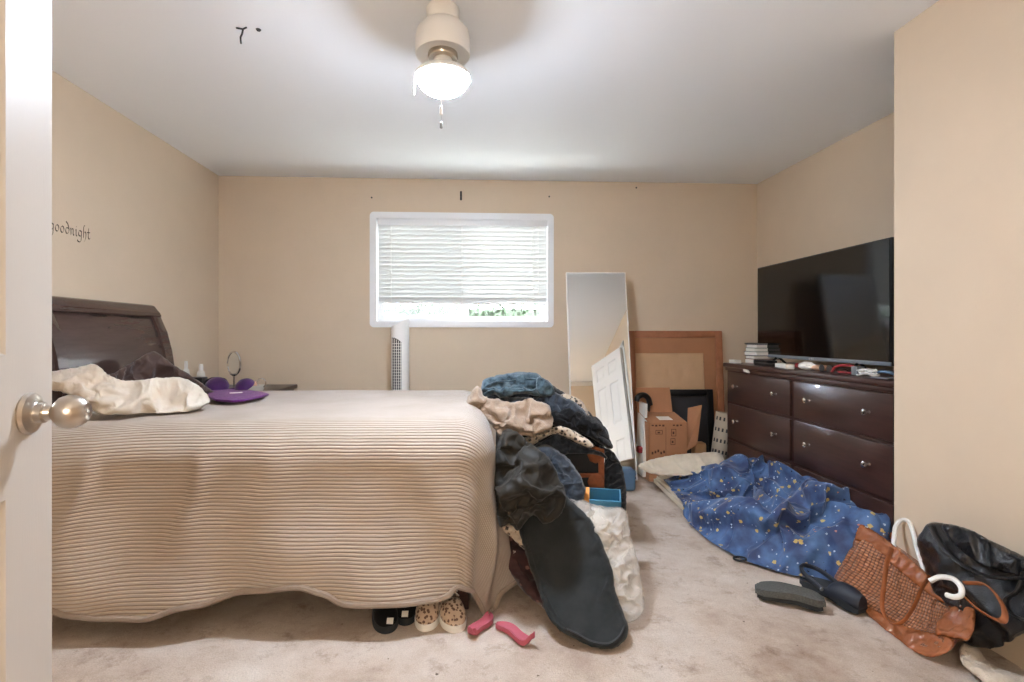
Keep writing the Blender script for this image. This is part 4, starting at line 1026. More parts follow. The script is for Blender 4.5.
for l, w, h, m, rot, lb in ((.14, .18, .030, 'cover3', .05, 'pinkish book lowest of the pile left of the television'), (.13, .18, .024, 'dark', -.06, 'dark covered book second from the bottom of the pile'),
                            (.14, .19, .028, 'cover2', .1, 'grey covered book in the middle of the pile'), (.13, .18, .024, 'cover1', -.04, 'pale green book second from the top of the pile'),
                            (.12, .17, .026, 'cover2', .08, 'grey book topmost of the pile left of the television'), (.13, .185, .008, 'dark', .0, 'thin black booklet lying on top of the book pile')):
    book(l, w, h, zc, rot, m, lb); zc += h + .0005
def onD(px, py): return atZ(px, py, DZ)
q = onD(738, 362); slab('white_box', 3.47, 1.885, .05, .075, .024, DZ, 0, 'paper', 'small white box at the far front corner of the dresser', 'box')
def dY(px, X=1.92): return atX(px, 360, X).y
slab('remote_control', dY(768), 1.915, .045, .17, .018, DZ, .25, 'black', 'black remote control left of the long white box', 'remote control')
slab('cable_box', dY(765, 1.99), 1.99, .07, .16, .03, DZ, 0, 'black', 'small black media box under the left of the television', 'media box')
slab('white_carton', dY(787), 1.905, .05, .16, .026, DZ, -.2, 'paper', 'long white carton lying on the dresser below the television', 'carton')
def lump(name, px, X, r, h, m, label, cat, sx=1, sy=1, rot=0):
    mb = MB(); bmesh.ops.create_icosphere(mb.bm, subdivisions=4, radius=1)
    for v in mb.bm.verts:
        n = 1 + .22 * noise.noise(v.co * 1.7 + Vector((px, 0, 0))) + .08 * noise.noise(v.co * 5)
        v.co = Vector((v.co.x * r * sx * n, v.co.y * r * sy * n, max(0, (v.co.z * .5 + .5)) * h * n))
    o = mb.build(name, M[m]); o.location = (X, dY(px, X), DZ); o.rotation_euler = (0, 0, rot); return tag(o, label, cat)
lump('crumpled_tissue', 807, 1.92, .035, .045, 'paper', 'crumpled white tissue in the middle of the dresser top', 'tissue', sy=1.7)
lump('red_pouch', 800, 1.965, .025, .03, 'red', 'small red pouch behind the crumpled white tissue', 'pouch', sy=1.6)
lump('hair_brush', 820, 1.93, .03, .035, 'skin', 'peach coloured soft item right of the crumpled tissue', 'clutter', sy=2.0)
gr = tag(empty('sunglasses', (1.92, dY(829), DZ)), 'dark sunglasses lying on the dresser right of the peach item', 'sunglasses')
for s_ in (-1, 1):
    mxg = Matrix.Translation((1.90, dY(829) + s_ * .028, DZ + .021)) @ Matrix.Rotation(PI / 2, 4, 'Y')
    MB().lathe([(0, .001), (.019, .001), (.021, 0), (.019, -.002), (0, -.002)], 20, mxg).build('lens', M['black'], gr)
    MB().tube([(1.902, dY(829) + s_ * .05, DZ + .025), (1.97, dY(829) + s_ * .05, DZ + .02), (2.0, dY(829) + s_ * .045, DZ + .006)], .003, 6).build('temple', M['black'], gr)
yl = dY(845)
tag(MB().tube(spline([(1.90, yl + .07, DZ + .006), (1.91, yl + .05, DZ + .035), (1.93, yl, DZ + .045), (1.94, yl - .05, DZ + .035), (1.93, yl - .07, DZ + .006)], 6), .006, 8).tube(spline([(1.95, yl + .06, DZ + .006), (1.90, yl + .02, DZ + .01), (1.90, yl - .03, DZ + .01), (1.95, yl - .06, DZ + .006)], 6), .005, 8).build('pink_cable', M['red'], origin=(1.92, yl, DZ)),
    'red cable looped on the dresser between sunglasses and grey box', 'cable')
slab('phone', dY(845, 1.93), 1.935, .05, .09, .012, DZ, .1, 'dark', 'dark phone lying under the red cable loop', 'phone')
slab('grey_box', dY(856), 1.93, .045, .035, .045, DZ, 0, 'cover2', 'small grey blue box standing right of the red cable', 'box')
yc = dY(869); cc = MB()
pts = []
for k in range(64):
    a = k / 64 * 2 * PI * 4; pts.append((1.915 + .022 * math.cos(a) + .008 * math.sin(k), yc + .052 * math.sin(a), DZ + .006 + .0045 * (k / 10) + .004 * math.sin(a * 2.3)))
cc.tube(spline(pts, 3), .0042, 6); tag(cc.build('white_cable', M['white'], origin=(1.915, yc, DZ)), 'coiled white charging cable at the right of the dresser top', 'cable')
yb_ = dY(889, 1.93)
tag(MB().tube(spline([(1.93, yb_ + .09, DZ + .006), (1.92, yb_ + .03, DZ + .03), (1.94, yb_ - .03, DZ + .02), (1.97, yb_ - .08, DZ + .006)], 6), .007, 8).build('blue_cable', M['bluep'], origin=(1.93, yb_, DZ)), 'pale blue cable beside the coiled white cable', 'cable')
slab('notepad', dY(885, 1.90), 1.89, .05, .08, .008, DZ, .2, 'greyp', 'thin grey pad at the near front edge of the dresser', 'notepad')

# ================================================================ TRUNK at the foot of the bed
TX0, TX1, TY0, TY1, TZ = .17, .70, 2.60, 3.30, .50
tk = tag(empty('trunk', ((TX0 + TX1) / 2, (TY0 + TY1) / 2, 0)), 'black steamer trunk with copper coloured straps at the bed foot', 'trunk')
MB().box((TX0, TY0, .02), (TX1, TY1, TZ - .13), bev=.006).build('body', M['blackmatte'], tk)
MB().box((TX0, TY0, TZ - .125), (TX1, TY1, TZ), bev=.01).build('lid', M['blackmatte'], tk)
bd = MB()
for z in (TZ - .13, TZ - .002, .06, .22): bd.box((TX0 - .004, TY0 - .005, z - .018), (TX1 + .005, TY0 + .002, z + .004), bev=.002)
for x in (TX0 + .1, TX1 - .006): bd.box((x - .02, TY0 - .0055, .02), (x + .011, TY0 + .002, TZ), bev=.002)
bd.build('trim_band', M['copper'], tk)
for z in (TZ - .03, TZ - .17, .05):
    cn = MB(); cn.lathe([(0, .006), (.03, .006), (.042, .002), (.045, 0), (0, 0)], 8, Matrix.Translation((TX1 - .04, TY0 - .004, z)) @ Matrix.Rotation(PI / 2, 4, 'X')); cn.build('corner_plate', M['copper'], tk)
MB().tube(spline([(.42, TY0 - .006, .30), (.42, TY0 - .03, .27), (.42, TY0 - .03, .2), (.42, TY0 - .006, .17)], 5), .008, 8).build('handle', M['leather'], tk)

# ---- clothes pile (each garment its own thing)
def cloth(name, pts, dfun, T, m, label, cat, **k):
    o = blob(name, pts, dfun, T, M[m], **k); tag(o, label, cat); return o
K = lambda d: (lambda x, y: d)
cloth('black_coat', [(488, 392), (515, 388), (548, 386), (570, 398), (592, 415), (606, 432), (612, 449), (600, 456), (560, 456), (530, 452), (508, 436), (494, 415)], lambda x, y: 2.95 - (y - 388) * .003, .10, 'f_black',
      'black coat bunched at the core of the clothes pile on the trunk', 'coat', step=4, soft=16, shrink=.22, zmin=.50)
cloth('beige_blanket', [(475, 387), (467, 399), (468, 405), (481, 411), (490, 423), (501, 435), (507, 436), (522, 435), (535, 433), (551, 428), (551, 412), (547, 405), (536, 401), (528, 399), (513, 402), (499, 399), (486, 397), (481, 388)],
      lambda x, y: 2.52 - (y - 400) * .003, .075, 'f_beige', 'beige fleece blanket bunched over the foot corner of the bed', 'blanket', step=2.6, soft=13, shrink=.28, bend=1.6, amp=.035, nscale=13)
cloth('blue_jeans', [(481, 387), (485, 379), (499, 375), (515, 372), (530, 372), (538, 374), (541, 377), (551, 383), (554, 394), (543, 397), (533, 396), (519, 395), (501, 398), (495, 395), (483, 397)],
      lambda x, y: 2.66 - (y - 385) * .003, .07, 'f_denim', 'folded mid blue jeans on top of the clothes pile', 'jeans', step=2.4, soft=6, shrink=.16, bend=1.0, amp=.02, nscale=20)
bj = bpy.data.objects['blue_jeans']; dbj = lambda x, y: 2.66 - (y - 385) * .003 - .075
for pts in ([(484, 394), (492, 390), (505, 391), (518, 389), (531, 391), (537, 388)], [(486, 386), (496, 382), (510, 381), (524, 379), (536, 379)]):
    MB().tube(spline([D(x, y, dbj(x, y)) for x, y in pts], 6), .008, 8, flat=.6).build('folded_hem', M['f_denim'], bj)
cloth('denim_shorts', [(537, 377), (545, 379), (552, 384), (555, 394), (549, 397), (541, 397), (536, 390)], lambda x, y: 2.60, .045, 'f_denim', 'blue denim shorts tucked against the right end of the folded jeans', 'shorts', step=2.4, soft=6, shrink=.15)
cloth('dark_jeans', [(498, 397), (515, 396), (535, 397), (554, 393), (565, 398), (577, 404), (588, 416), (578, 420), (562, 415), (552, 413), (547, 406), (530, 400), (512, 404)],
      lambda x, y: 2.66 - (y - 385) * .003, .05, 'f_dkdenim', 'dark denim trousers squashed under the folded blue jeans', 'jeans', step=2.5, soft=7, shrink=.3)
cloth('floral_sheet', [(557, 397), (566, 393.5), (577, 398), (585, 405), (590, 417), (582, 417), (570, 408)], lambda x, y: 2.72, .04, 'f_floral',
      'white floral print cloth peeking out at the back of the pile', 'cloth', step=2.5, soft=6, shrink=.15)
cloth('black_hoodie', [(550, 412), (561, 409), (570, 406), (579, 411), (593, 418), (603, 426), (603, 431), (599, 434), (609, 440), (614, 447), (608, 449), (592, 439), (574, 431), (557, 427), (550, 424)],
      lambda x, y: 2.55 - (y - 425) * .002, .07, 'f_black', 'black hoodie with a sleeve hanging to the right of the pile', 'hoodie', step=2.8, soft=9, shrink=.2)
cloth('floral_blanket', [(518, 441), (534, 434), (548, 429), (560, 426), (575, 431), (588, 439), (594, 446), (588, 448), (572, 441), (558, 435), (545, 438), (530, 448), (522, 450)],
      lambda x, y: 2.48, .035, 'f_floral', 'cream and black floral blanket folded across the front of the pile', 'blanket', step=2.5, soft=6, shrink=.12)
cloth('denim_skirt', [(528, 450), (544, 440), (558, 434), (572, 441), (590, 448), (604, 453), (608, 460), (598, 456), (580, 454), (560, 456), (548, 462), (532, 462)],
      lambda x, y: 2.53, .04, 'f_dkdenim', 'dark blue denim draped over the top edge of the trunk', 'jeans', step=2.6, soft=7, shrink=.15)
cloth('hanging_jeans', [(598, 445), (611, 450), (620, 462), (625, 478), (627, 498), (627, 520), (632, 524), (622, 519), (615, 512), (606, 500), (603, 470), (604, 455)],
      lambda x, y: 2.64 + (y - 445) * .0035, .05, 'f_dkdenim', 'dark jeans leg hanging down the right end of the trunk', 'jeans', step=3, soft=7, shrink=.12)
cloth('grey_jeans', [(532, 449), (545, 446), (556, 450), (568, 460), (578, 473), (585, 487), (584, 497), (577, 503), (566, 499), (557, 494), (548, 480), (538, 465)],
      lambda x, y: 2.40 - (y - 450) * .003, .07, 'f_dkdenim', 'washed grey jeans with frayed seams right of the dark jacket', 'jeans', step=2.8, soft=12, shrink=.2)
cloth('dark_jacket', [(503, 433), (512, 431), (520, 435), (528, 444), (544, 457), (552, 470), (559, 486), (560, 502), (556, 514), (544, 522), (533, 516), (519, 528), (509, 524), (499, 525), (495, 494), (493, 470), (496, 452)],
      lambda x, y: 2.22 - (y - 430) * .002, .12, 'f_olive', 'dark olive jacket bundled against the foot of the bed', 'jacket', step=2.9, soft=20, shrink=.34, bend=2.4, amp=.06, nscale=9)
cloth('charcoal_trousers', [(519, 520), (530, 506), (545, 496), (561, 492), (577, 505), (591, 519), (601, 538), (613, 570), (616, 589), (624, 613), (629, 628), (625, 641), (610, 650), (591, 647), (573, 638), (559, 630), (547, 615), (537, 589), (528, 563), (520, 537)],
      lambda x, y: 2.14 - (y - 495) * .00255, .034, 'f_grey', 'charcoal grey trouser leg hanging from the pile to the carpet', 'trousers', step=4, soft=5, shrink=.05, bend=3, amp=.006, nscale=9)
tro = bpy.data.objects['charcoal_trousers']
dtr = lambda x, y: 2.14 - (y - 495) * .00255 - .034
MB().tube(spline([D(x, y, dtr(x, y)) for x, y in ((524, 530), (532, 556), (541, 584), (553, 608), (566, 628))], 6), .0022, 6).build('side_seam', M['f_grey'], tro)
MB().tube(spline([D(x, y, dtr(x, y)) for x, y in ((567, 629), (578, 634), (592, 641), (608, 643), (619, 636), (625, 625))], 6), .004, 6, flat=.6).build('cuff_stitch', M['dark'], tro)
cloth('patterned_bag', [(498, 528), (508, 521), (522, 519), (540, 530), (560, 560), (574, 600), (572, 628), (556, 622), (540, 606), (522, 590), (508, 568)],
      lambda x, y: 2.32 - (y - 495) * .0030, .07, 'f_plum', 'plum floral print bag under the charcoal trousers', 'bag', step=4, soft=14, shrink=.1)
cloth('white_lining', [(499, 526), (507, 520), (522, 518), (530, 530), (533, 552), (523, 549), (510, 537)], lambda x, y: 2.10 - (y - 520) * .003, .02, 'f_floral',
      'cream cloth showing at the mouth of the plum floral bag', 'cloth', step=3, soft=6, shrink=.1)
cloth('plastic_bag', [(566, 500), (580, 499), (600, 505), (621, 508), (628, 518), (632, 540), (638, 565), (642, 592), (641, 610), (630, 622), (612, 626), (598, 600), (586, 560), (572, 525)],
      lambda x, y: 2.22 - (y - 500) * .0024, .09, 'bag', 'clear plastic bag of belongings standing right of the charcoal trousers', 'plastic bag', step=3.4, soft=16, shrink=.26, bend=1, amp=.02, nscale=20)
c0 = atY(568, 505, 2.16); c1 = atY(618, 508, 2.16)
tag(MB().box((c0.x + .02, 2.13, .10), (c1.x - .035, 2.28, c1.z - .035), bev=.02).build('paper_parcel', M['cream'], origin=(c0.x, 2.2, .01)), 'cream parcel inside the clear plastic bag', 'parcel')
tb = D(603, 498, 2.32); tbx = tag(empty('tissue_box', tb), 'blue and orange cardboard carton sticking out of the plastic bag', 'carton')
mx = Matrix.Translation(tb) @ Matrix.Rotation(-.25, 4, 'Z') @ Matrix.Rotation(.35, 4, 'X')
tm = MB()
for a, b in (((-.08, -.045, -.05), (.08, -.04, .02)), ((-.08, .04, -.05), (.08, .045, .02)), ((-.08, -.045, -.05), (-.075, .045, .02)), ((.075, -.045, -.05), (.08, .045, .02)), ((-.08, -.045, -.055), (.08, .045, -.05))): tm.box(a, b, mx)
M['teal'] = mat('blue_card', (66, 128, 160), .5)
tm.build('carton_body', M['teal'], tbx, smooth=False)
M['orange'] = mat('orange_card', (208, 140, 70), .6)
MB().box((-.085, -.047, -.05), (-.062, .047, .021), mx).build('orange_end', M['orange'], tbx, smooth=False)

# ================================================================ FLOOR BED
def rounded_slab(pl, h):
    mb = MB().prism([Vector((x, y, 0)) for x, y in pl], (0, 0, h)); bmesh.ops.bevel(mb.bm, geom=list(mb.bm.edges), offset=.022, segments=3, affect='EDGES'); return mb
fmx = tag(rounded_slab([(1.44, 2.37), (1.83, 2.35), (1.83, 3.62), (1.345, 3.62), (1.295, 2.8)], .07).build('floor_mattress', M['f_matt'], origin=(1.55, 3.1, 0)), 'thin cream mattress on the carpet in front of the dresser', 'mattress')
cloth('floor_pillow', [(638, 465), (650, 459), (668, 455), (684, 453), (702, 452), (718, 452), (724, 458), (722, 470), (700, 474), (670, 476), (652, 474), (642, 470)],
      lambda x, y: 3.60 - (y - 455) * .012, .055, 'f_matt', 'cream pillow at the far end of the floor mattress', 'pillow', step=3.2, soft=9, shrink=.05, zmin=.07, xmax=1.9)
# duvet: a heaped sheet over the mattress
def left_edge(Y):
    t = [(2.08, 1.66), (2.12, 1.58), (2.2, 1.44), (2.35, 1.315), (2.55, 1.265), (2.75, 1.255), (3.0, 1.29), (3.5, 1.355), (3.7, 1.37)]
    for a, b in zip(t, t[1:]):
        if Y <= b[0]: return a[1] + (b[1] - a[1]) * max(0, (Y - a[0]) / (b[0] - a[0]))
    return 1.37
def in_mat(X, Y): return 1.83 > X > 1.285 + .16 * sm(2.8 - Y, 0, .5) and 2.34 < Y < 3.62
def duv_h(X, Y, k):
    near = sm(Y, 2.07, 2.11 + .20 * (1 - k)); far = (1 - .28 * sm(Y, 2.75, 3.3)) * (1 - .70 * sm(Y, 3.25, 3.52))
    e = sm(k, 0, .34)
    hgt = .15 + .15 * sm(k, .35, .95) * (.8 + .2 * math.sin(Y * 4.2))
    hgt *= 1 - .25 * math.exp(-((X - 1.6) ** 2 + (Y - 2.86) ** 2) / .03)
    cx_, cy_ = 1.68, 2.95      # folds gather towards one spot
    ang = math.atan2(Y - cy_, X - cx_); rr = math.hypot(X - cx_, Y - cy_)
    ridge = (1 - abs(math.sin(ang * 4.5 + 2.2 * noise.noise(Vector((X * 3, Y * 3, 1)))))) ** 1.5
    ridge2 = 1 - abs(noise.noise(Vector((X * 8, Y * 5, 5)))) * 2.2
    hgt += (.055 * ridge * sm(rr, .03, .2) * (1 - sm(rr, .5, 1.0)) + .030 * ridge2 + .035 * noise.noise(Vector((X * 4, Y * 3.2, 2)))) * sm(k, .05, .3)
    return .014 + max(0, hgt) * e * near * far + (.07 * sm(k, 0, .08) if in_mat(X, Y) else 0) * 1.0
NXD, NYD = 62, 130
du = MB(); L_ = []
for j in range(NYD):
    Y = 2.08 + (3.56 - 2.08) * j / (NYD - 1); r_ = []
    for i in range(NXD):
        k = i / (NXD - 1); x0_ = left_edge(Y) + .012 * noise.noise(Vector((0, Y * 9, 0))); X = x0_ + (1.845 - x0_) * k
        yy = Y + .02 * math.sin(X * 14) * (1 - min(1, j / 14)) - .10 * (1 - k) * sm(j / NYD, .5, 1)
        r_.append(du.bm.verts.new((X, yy, duv_h(X, Y, k))))
    L_.append(r_)
for j in range(NYD - 1):
    for i in range(NXD - 1): du.bm.faces.new((L_[j][i], L_[j][i + 1], L_[j + 1][i + 1], L_[j + 1][i]))
dob = du.build('duvet', M['f_galaxy'], origin=(1.55, 2.9, 0))
tag(dob, 'rumpled blue star print fleece blanket heaped on the floor mattress', 'blanket')
rim_ = [j * NXD + i for j in range(NYD) for i in range(NXD) if i in (0, NXD - 1) or j in (0, NYD - 1)]
CLOTHS.append((dob, rim_, .20, .04, .30, .012, 0.0, 0, 1.85, 1))
lp_ = atZ(740, 560, .01)
tag(MB().tube([lp_ + Vector((.03 * math.cos(a), .022 * math.sin(a), .006)) for a in [k * PI / 8 for k in range(16)]], .005, 6, closed=True).build('hair_tie', M['blackmatte'], origin=lp_), 'black hair tie on the carpet at the edge of the star print blanket', 'hair tie')

# ================================================================ SHOES
def shoe(name, toe, heel, W, H, mup, msole, label, cat, group=None, open_=True):
    """low slip-on: toe and heel points on the carpet; body built from cross sections"""
    toe, heel = Vector(toe), Vector(heel); d = heel - toe; L = d.length; d.normalize(); n = Vector((-d.y, d.x, 0))
    root = tag(empty(name, (toe.x, toe.y, 0)), label, cat, group)
    def wid(t): return W / 2 * (math.sqrt(max(0, 1 - (1 - min(1, t / .28)) ** 2)) * (1 - .22 * sm(t, .35, .7)) * math.sqrt(max(0, 1 - max(0, (t - .88) / .12) ** 2)))
    N_ = 26; TT = [(1 - math.cos(PI * k / N_)) / 2 for k in range(N_ + 1)]; so_ = MB(); ring = []
    for zz, sc in ((0.0, .97), (.004, 1), (.022, 1.0), (.026, .97)):
        ring.append([so_.bm.verts.new(toe + d * L * t + n * wid(t) * s_ * sc + Vector((0, 0, zz))) for t, s_ in [(TT[k], 1) for k in range(1, N_)] + [(TT[k], -1) for k in range(N_ - 1, 0, -1)]])
    for A, B in zip(ring, ring[1:]):
        for k in range(len(A)): so_.bm.faces.new((A[k], A[(k + 1) % len(A)], B[(k + 1) % len(A)], B[k]))
    so_.bm.faces.new(ring[0]); so_.bm.faces.new(ring[-1]); so_.build('sole', M[msole], root)
    up = MB(); rows = []
    for k in range(1, N_):
        t = TT[k]; w = wid(t) * .97
        h = H * (math.sqrt(sm(t, 0, .40)) * .66 + .34 * sm(t, .4, .95)) * (1 - .15 * sm(t, .97, 1))
        cut = 0 if t < .36 else 1
        row = []
        for q in range(13):
            a = PI * q / 12
            x = math.copysign(abs(math.cos(a)) ** .8, math.cos(a)); z = math.sin(a) ** .8
            if cut: z = min(z, 1 - .0 * cut); x = x
            p_ = toe + d * L * t + n * w * x * (1 if z < .6 else 1) + Vector((0, 0, .024 + h * z))
            row.append(up.bm.verts.new(p_))
        rows.append((row, cut))
    for (A, c1_), (B, c2_) in zip(rows, rows[1:]):
        for q in range(12):
            if c1_ > 0 and c2_ > 0 and 3 <= q <= 8: continue
            up.bm.faces.new((A[q], A[q + 1], B[q + 1], B[q]))
    up.bm.faces.new(rows[0][0]); 
    u = up.build('upper', M[mup], root); sd = u.modifiers.new('t', 'SOLIDIFY'); sd.thickness = .004; sd.offset = -1
    ins = MB(); 
    for k in range(8, N_ - 1):
        pass
    ins.prism([toe + d * L * TT[k] + n * wid(TT[k]) * s_ * .85 + Vector((0, 0, .03)) for k, s_ in [(k, 1) for k in range(9, N_)] + [(k, -1) for k in range(N_ - 1, 8, -1)]], (0, 0, .004))
    ins.build('insole', M['f_beige'], root)
    return root
def G(px, py, z=0): v = atZ(px, py, z); return v
blk = 'black canvas slip on shoes under the bed edge'
s1 = shoe('slip_on_shoe', G(388, 634), G(388, 634) + Vector((-.075, .26, 0)), .098, .075, 'f_black', 'soled', 'black slip on shoe leftmost of the shoes under the bed', 'shoe', 'shoes in a row under the bed edge')
s2 = shoe('slip_on_shoe', G(406, 626), G(406, 626) + Vector((-.03, .26, 0)), .092, .072, 'f_black', 'soled', 'black slip on shoe right beside the leopard print sneaker', 'shoe', 'shoes in a row under the bed edge')
s3 = shoe('sneaker', G(425, 632), G(425, 632) + Vector((.01, .26, 0)), .096, .085, 'f_leopard', 'paper', 'leopard print sneaker second from the right under the bed', 'shoe', 'shoes in a row under the bed edge')
s4 = shoe('sneaker', G(458, 633), G(458, 633) + Vector((-.075, .25, 0)), .10, .09, 'f_leopard', 'paper', 'leopard print sneaker rightmost beside the coverlet corner', 'shoe', 'shoes in a row under the bed edge')
for s_, px, py in ((s1, 390, 621), (s2, 405, 614)):
    p = D(px, py, s_.location.y + .002)
    MB().box((-.012, -.002, -.011), (.012, .001, .011), Matrix.Translation((p.x, p.y, p.z)) @ Matrix.Rotation(math.radians(-55), 4, 'X')).build('toe_label', M['paper'], s_, smooth=False)
for s_, dx in ((s3, .005), (s4, -.02)):
    for k in range(3):
        y = s_.location.y + .10 + k * .022; x = s_.location.x + dx - .3 * (k * .022) * (1 if s_ is s4 else 0)
        MB().tube(spline([(x - .022, y, .085 + k * .006), (x, y + .006, .098 + k * .006), (x + .022, y, .085 + k * .006)], 4), .0035, 6, flat=.6).build('lace', M['paper'], s_)

def flipflop(name, a, b, W, label, curl=.028):
    a, b = Vector(a), Vector(b); d = b - a; L = d.length; d.normalize(); n = Vector((-d.y, d.x, 0))
    mb = MB(); N_ = 20; rings = []
    for k in range(N_ + 1):
        t = k / N_; w = W / 2 * math.sqrt(max(.02, 1 - abs(2 * t - 1) ** 2.6)) * (1 - .2 * math.sin(PI * t))
        z = .004 + curl * (sm(t, .72, 1) ** 2)
        c_ = a + d * L * t * (1 - .08 * sm(t, .7, 1)); s_ = .012 * math.sin(2 * PI * t)
        rings.append([mb.bm.verts.new(c_ + n * (w * x + s_) + Vector((0, 0, z + zz + .010 * abs(x) ** 2 * (1 if zz else .4)))) for x, zz in ((-1, 0), (-1, .012), (-.5, .010), (0, .009), (.5, .010), (1, .012), (1, 0), (0, 0))])
    for A, B in zip(rings, rings[1:]):
        for k in range(8): mb.bm.faces.new((A[k], A[(k + 1) % 8], B[(k + 1) % 8], B[k]))
    mb.bm.faces.new(rings[0]); mb.bm.faces.new(rings[-1])
    return tag(mb.build(name, M['pink'], origin=a), label, 'shoe', 'pink sandals by the bed foot')
flipflop('ballet_flat', G(496, 629), G(538, 649), .050, 'pink sandal lying free on the carpet right of the coverlet corner')
flipflop('ballet_flat', G(489, 618), G(471, 643), .052, 'pink sandal partly under the hanging coverlet corner', curl=.02)

# upturned slide sole and dark clog
def sole_mb(a, b, W, thick, z0, tilt=0):
    a, b = Vector(a), Vector(b); d = b - a; L = d.length; d.normalize(); n = Vector((-d.y, d.x, 0))
    pts = []
    N_ = 24
    def w(t): return W / 2 * math.sqrt(max(0, 1 - abs(2 * t - 1) ** 3.0)) * (1 - .16 * math.exp(-((t - .58) / .16) ** 2))
    top = []
    for t, s_ in [(k / N_, 1) for k in range(1, N_)] + [(k / N_, -1) for k in range(N_ - 1, 0, -1)]:
        p_ = a + d * L * t + n * w(t) * s_; p_.z = z0 + .018 * math.sin(PI * t) + tilt * s_ * w(t)
        pts.append(p_)
    mb = MB().prism(pts, (0, 0, thick)); bmesh.ops.bevel(mb.bm, geom=[e for e in mb.bm.edges if abs(e.verts[0].co.z - e.verts[1].co.z) < thick * .6], offset=.006, segments=2, affect='EDGES')
    return mb
a = G(752, 597); b = G(832, 613); b = a + (b - a).normalized() * .27
us = tag(empty('slide_sandal', a), 'grey slide sandal lying sole up left of the dark clog', 'shoe')
sole_mb(a, b, .10, .026, .022).build('sole', M['soleg'], us)
sole_mb(a + Vector((.01, .0, 0)), b - Vector((.01, 0, 0)), .088, .02, .003).build('footbed', M['soled'], us)
a = G(812, 588) + Vector((-.02, .04, 0)); b = G(866, 618)
ck = tag(empty('clog', a), 'dark navy clog with strap beside the woven brown bag', 'shoe')
sole_mb(a, b, .105, .028, .004).build('sole', M['soled'], ck)
M['navy'] = mat('navy_foam', (30, 36, 48), .55)
d = (b - a); L = d.length; d.normalize(); n = Vector((-d.y, d.x, 0)); um = MB(); rows = []
for k in range(1, 24):
    t = k / 24; w = .050 * math.sqrt(max(0, 1 - abs(2 * t - 1) ** 3)); h = .02 + .045 * sm(t, .35, .65) * (1 - .35 * sm(t, .75, 1)); rw = []
    for q in range(11):
        an = PI * q / 10; p_ = a + d * L * t + n * w * math.cos(an); p_.z = .028 + h * math.sin(an) ** .7; rw.append(um.bm.verts.new(p_))
    rows.append((rw, t))
for (A, t1), (B, t2) in zip(rows, rows[1:]):
    for q in range(10):
        if t1 < .52 and 2 <= q <= 7: continue
        um.bm.faces.new((A[q], A[q + 1], B[q + 1], B[q]))
um.bm.faces.new(rows[-1][0])
uo = um.build('upper', M['navy'], ck); sd = uo.modifiers.new('t', 'SOLIDIFY'); sd.thickness = .006
MB().tube(spline([a + d * L * .5 + n * .05 + Vector((0, 0, .05)), a + d * L * .18 + n * .045 + Vector((0, 0, .075)), a + d * L * .03 + Vector((0, 0, .085)), a + d * L * .18 - n * .045 + Vector((0, 0, .075)), a + d * L * .5 - n * .05 + Vector((0, 0, .05))], 6), .008, 8, flat=1.3).build('heel_strap', M['navy'], ck)
for s_ in (1, -1): MB().lathe([(0, .004), (.007, .003), (.008, 0)], 12, Matrix.Translation(a + d * L * .5 + n * .056 * s_ + Vector((0, 0, .052))) @ Matrix.Rotation(PI / 2, 4, 'X')).build('rivet', M['greyp'], ck)

# ================================================================ BAGS
dbag = lind((835, 580), 2.17, (935, 655), 1.72, (859, 526), 2.23)
bagr = tag(empty('handbag', D(890, 650, 1.8)), 'tan woven leather tote bag slumped on the carpet', 'handbag'); bagr.location.z = 0
blob('bag_body', [(859, 526), (852, 538), (844, 557), (833, 581), (844, 594), (858, 606), (874, 624), (893, 641), (914, 653), (933, 657), (951, 651), (958, 642), (968, 641), (972, 625), (975, 610), (963, 603), (945, 590), (930, 578), (912, 562), (895, 548), (880, 537), (868, 529)],
     dbag, .085, M['woven'], step=3.4, soft=22, shrink=.035, bend=2.5, parent=bagr, uv=True, xmax=1.80, back=.75)
# smooth leather yoke along the mouth, corner gusset and piping
def yoke(pts, dd, T, nm, m, **k): return blob(nm, pts, lambda x, y: dbag(x, y) - dd, T, M[m], step=3.0, soft=6, shrink=.03, bend=2, parent=bagr, xmax=1.80, **k)
yoke([(858, 527), (862, 524), (872, 529), (884, 537), (898, 548), (914, 561), (930, 575), (946, 588), (964, 602), (958, 612), (944, 604), (928, 594), (910, 580), (893, 566), (876, 552), (862, 543), (854, 539)], .045, .018, 'bag_yoke', 'leather')
yoke([(955, 604), (964, 602), (975, 608), (976, 622), (970, 640), (960, 640), (945, 637), (934, 634), (937, 620), (946, 611)], .05, .03, 'bag_gusset', 'leather')
yoke([(858, 604), (872, 608), (890, 617), (908, 626), (928, 631), (948, 634), (955, 645), (946, 654), (930, 658), (912, 654), (892, 642), (874, 624)], .035, .03, 'bag_base', 'leather')
rimp = [D(x, y, dbag(x, y) + .06) for x, y in ((862, 525), (876, 528), (890, 535), (905, 545), (922, 556), (938, 568), (955, 584), (970, 600), (975, 608))]
MB().tube(spline(rimp, 5), .009, 8, flat=1.8).build('bag_back_rim', M['leather'], bagr)
lining = MB(); f1 = spline([D(x, y, dbag(x, y) - .01) for x, y in ((862, 526), (880, 537), (897, 548), (914, 561), (930, 574), (948, 588), (966, 603))], 4); f2_ = spline([D(x, y, dbag(x, y) + .06) for x, y in ((866, 526), (884, 532), (902, 543), (920, 555), (938, 568), (956, 585), (972, 602))], 4)
va = [lining.bm.verts.new(p - Vector((0, 0, .012))) for p in f1]; vb = [lining.bm.verts.new(p - Vector((0, 0, .02))) for p in f2_]
for k in range(len(va) - 1): lining.bm.faces.new((va[k], va[k + 1], vb[k + 1], vb[k]))
lining.build('bag_lining', M['leather'], bagr)
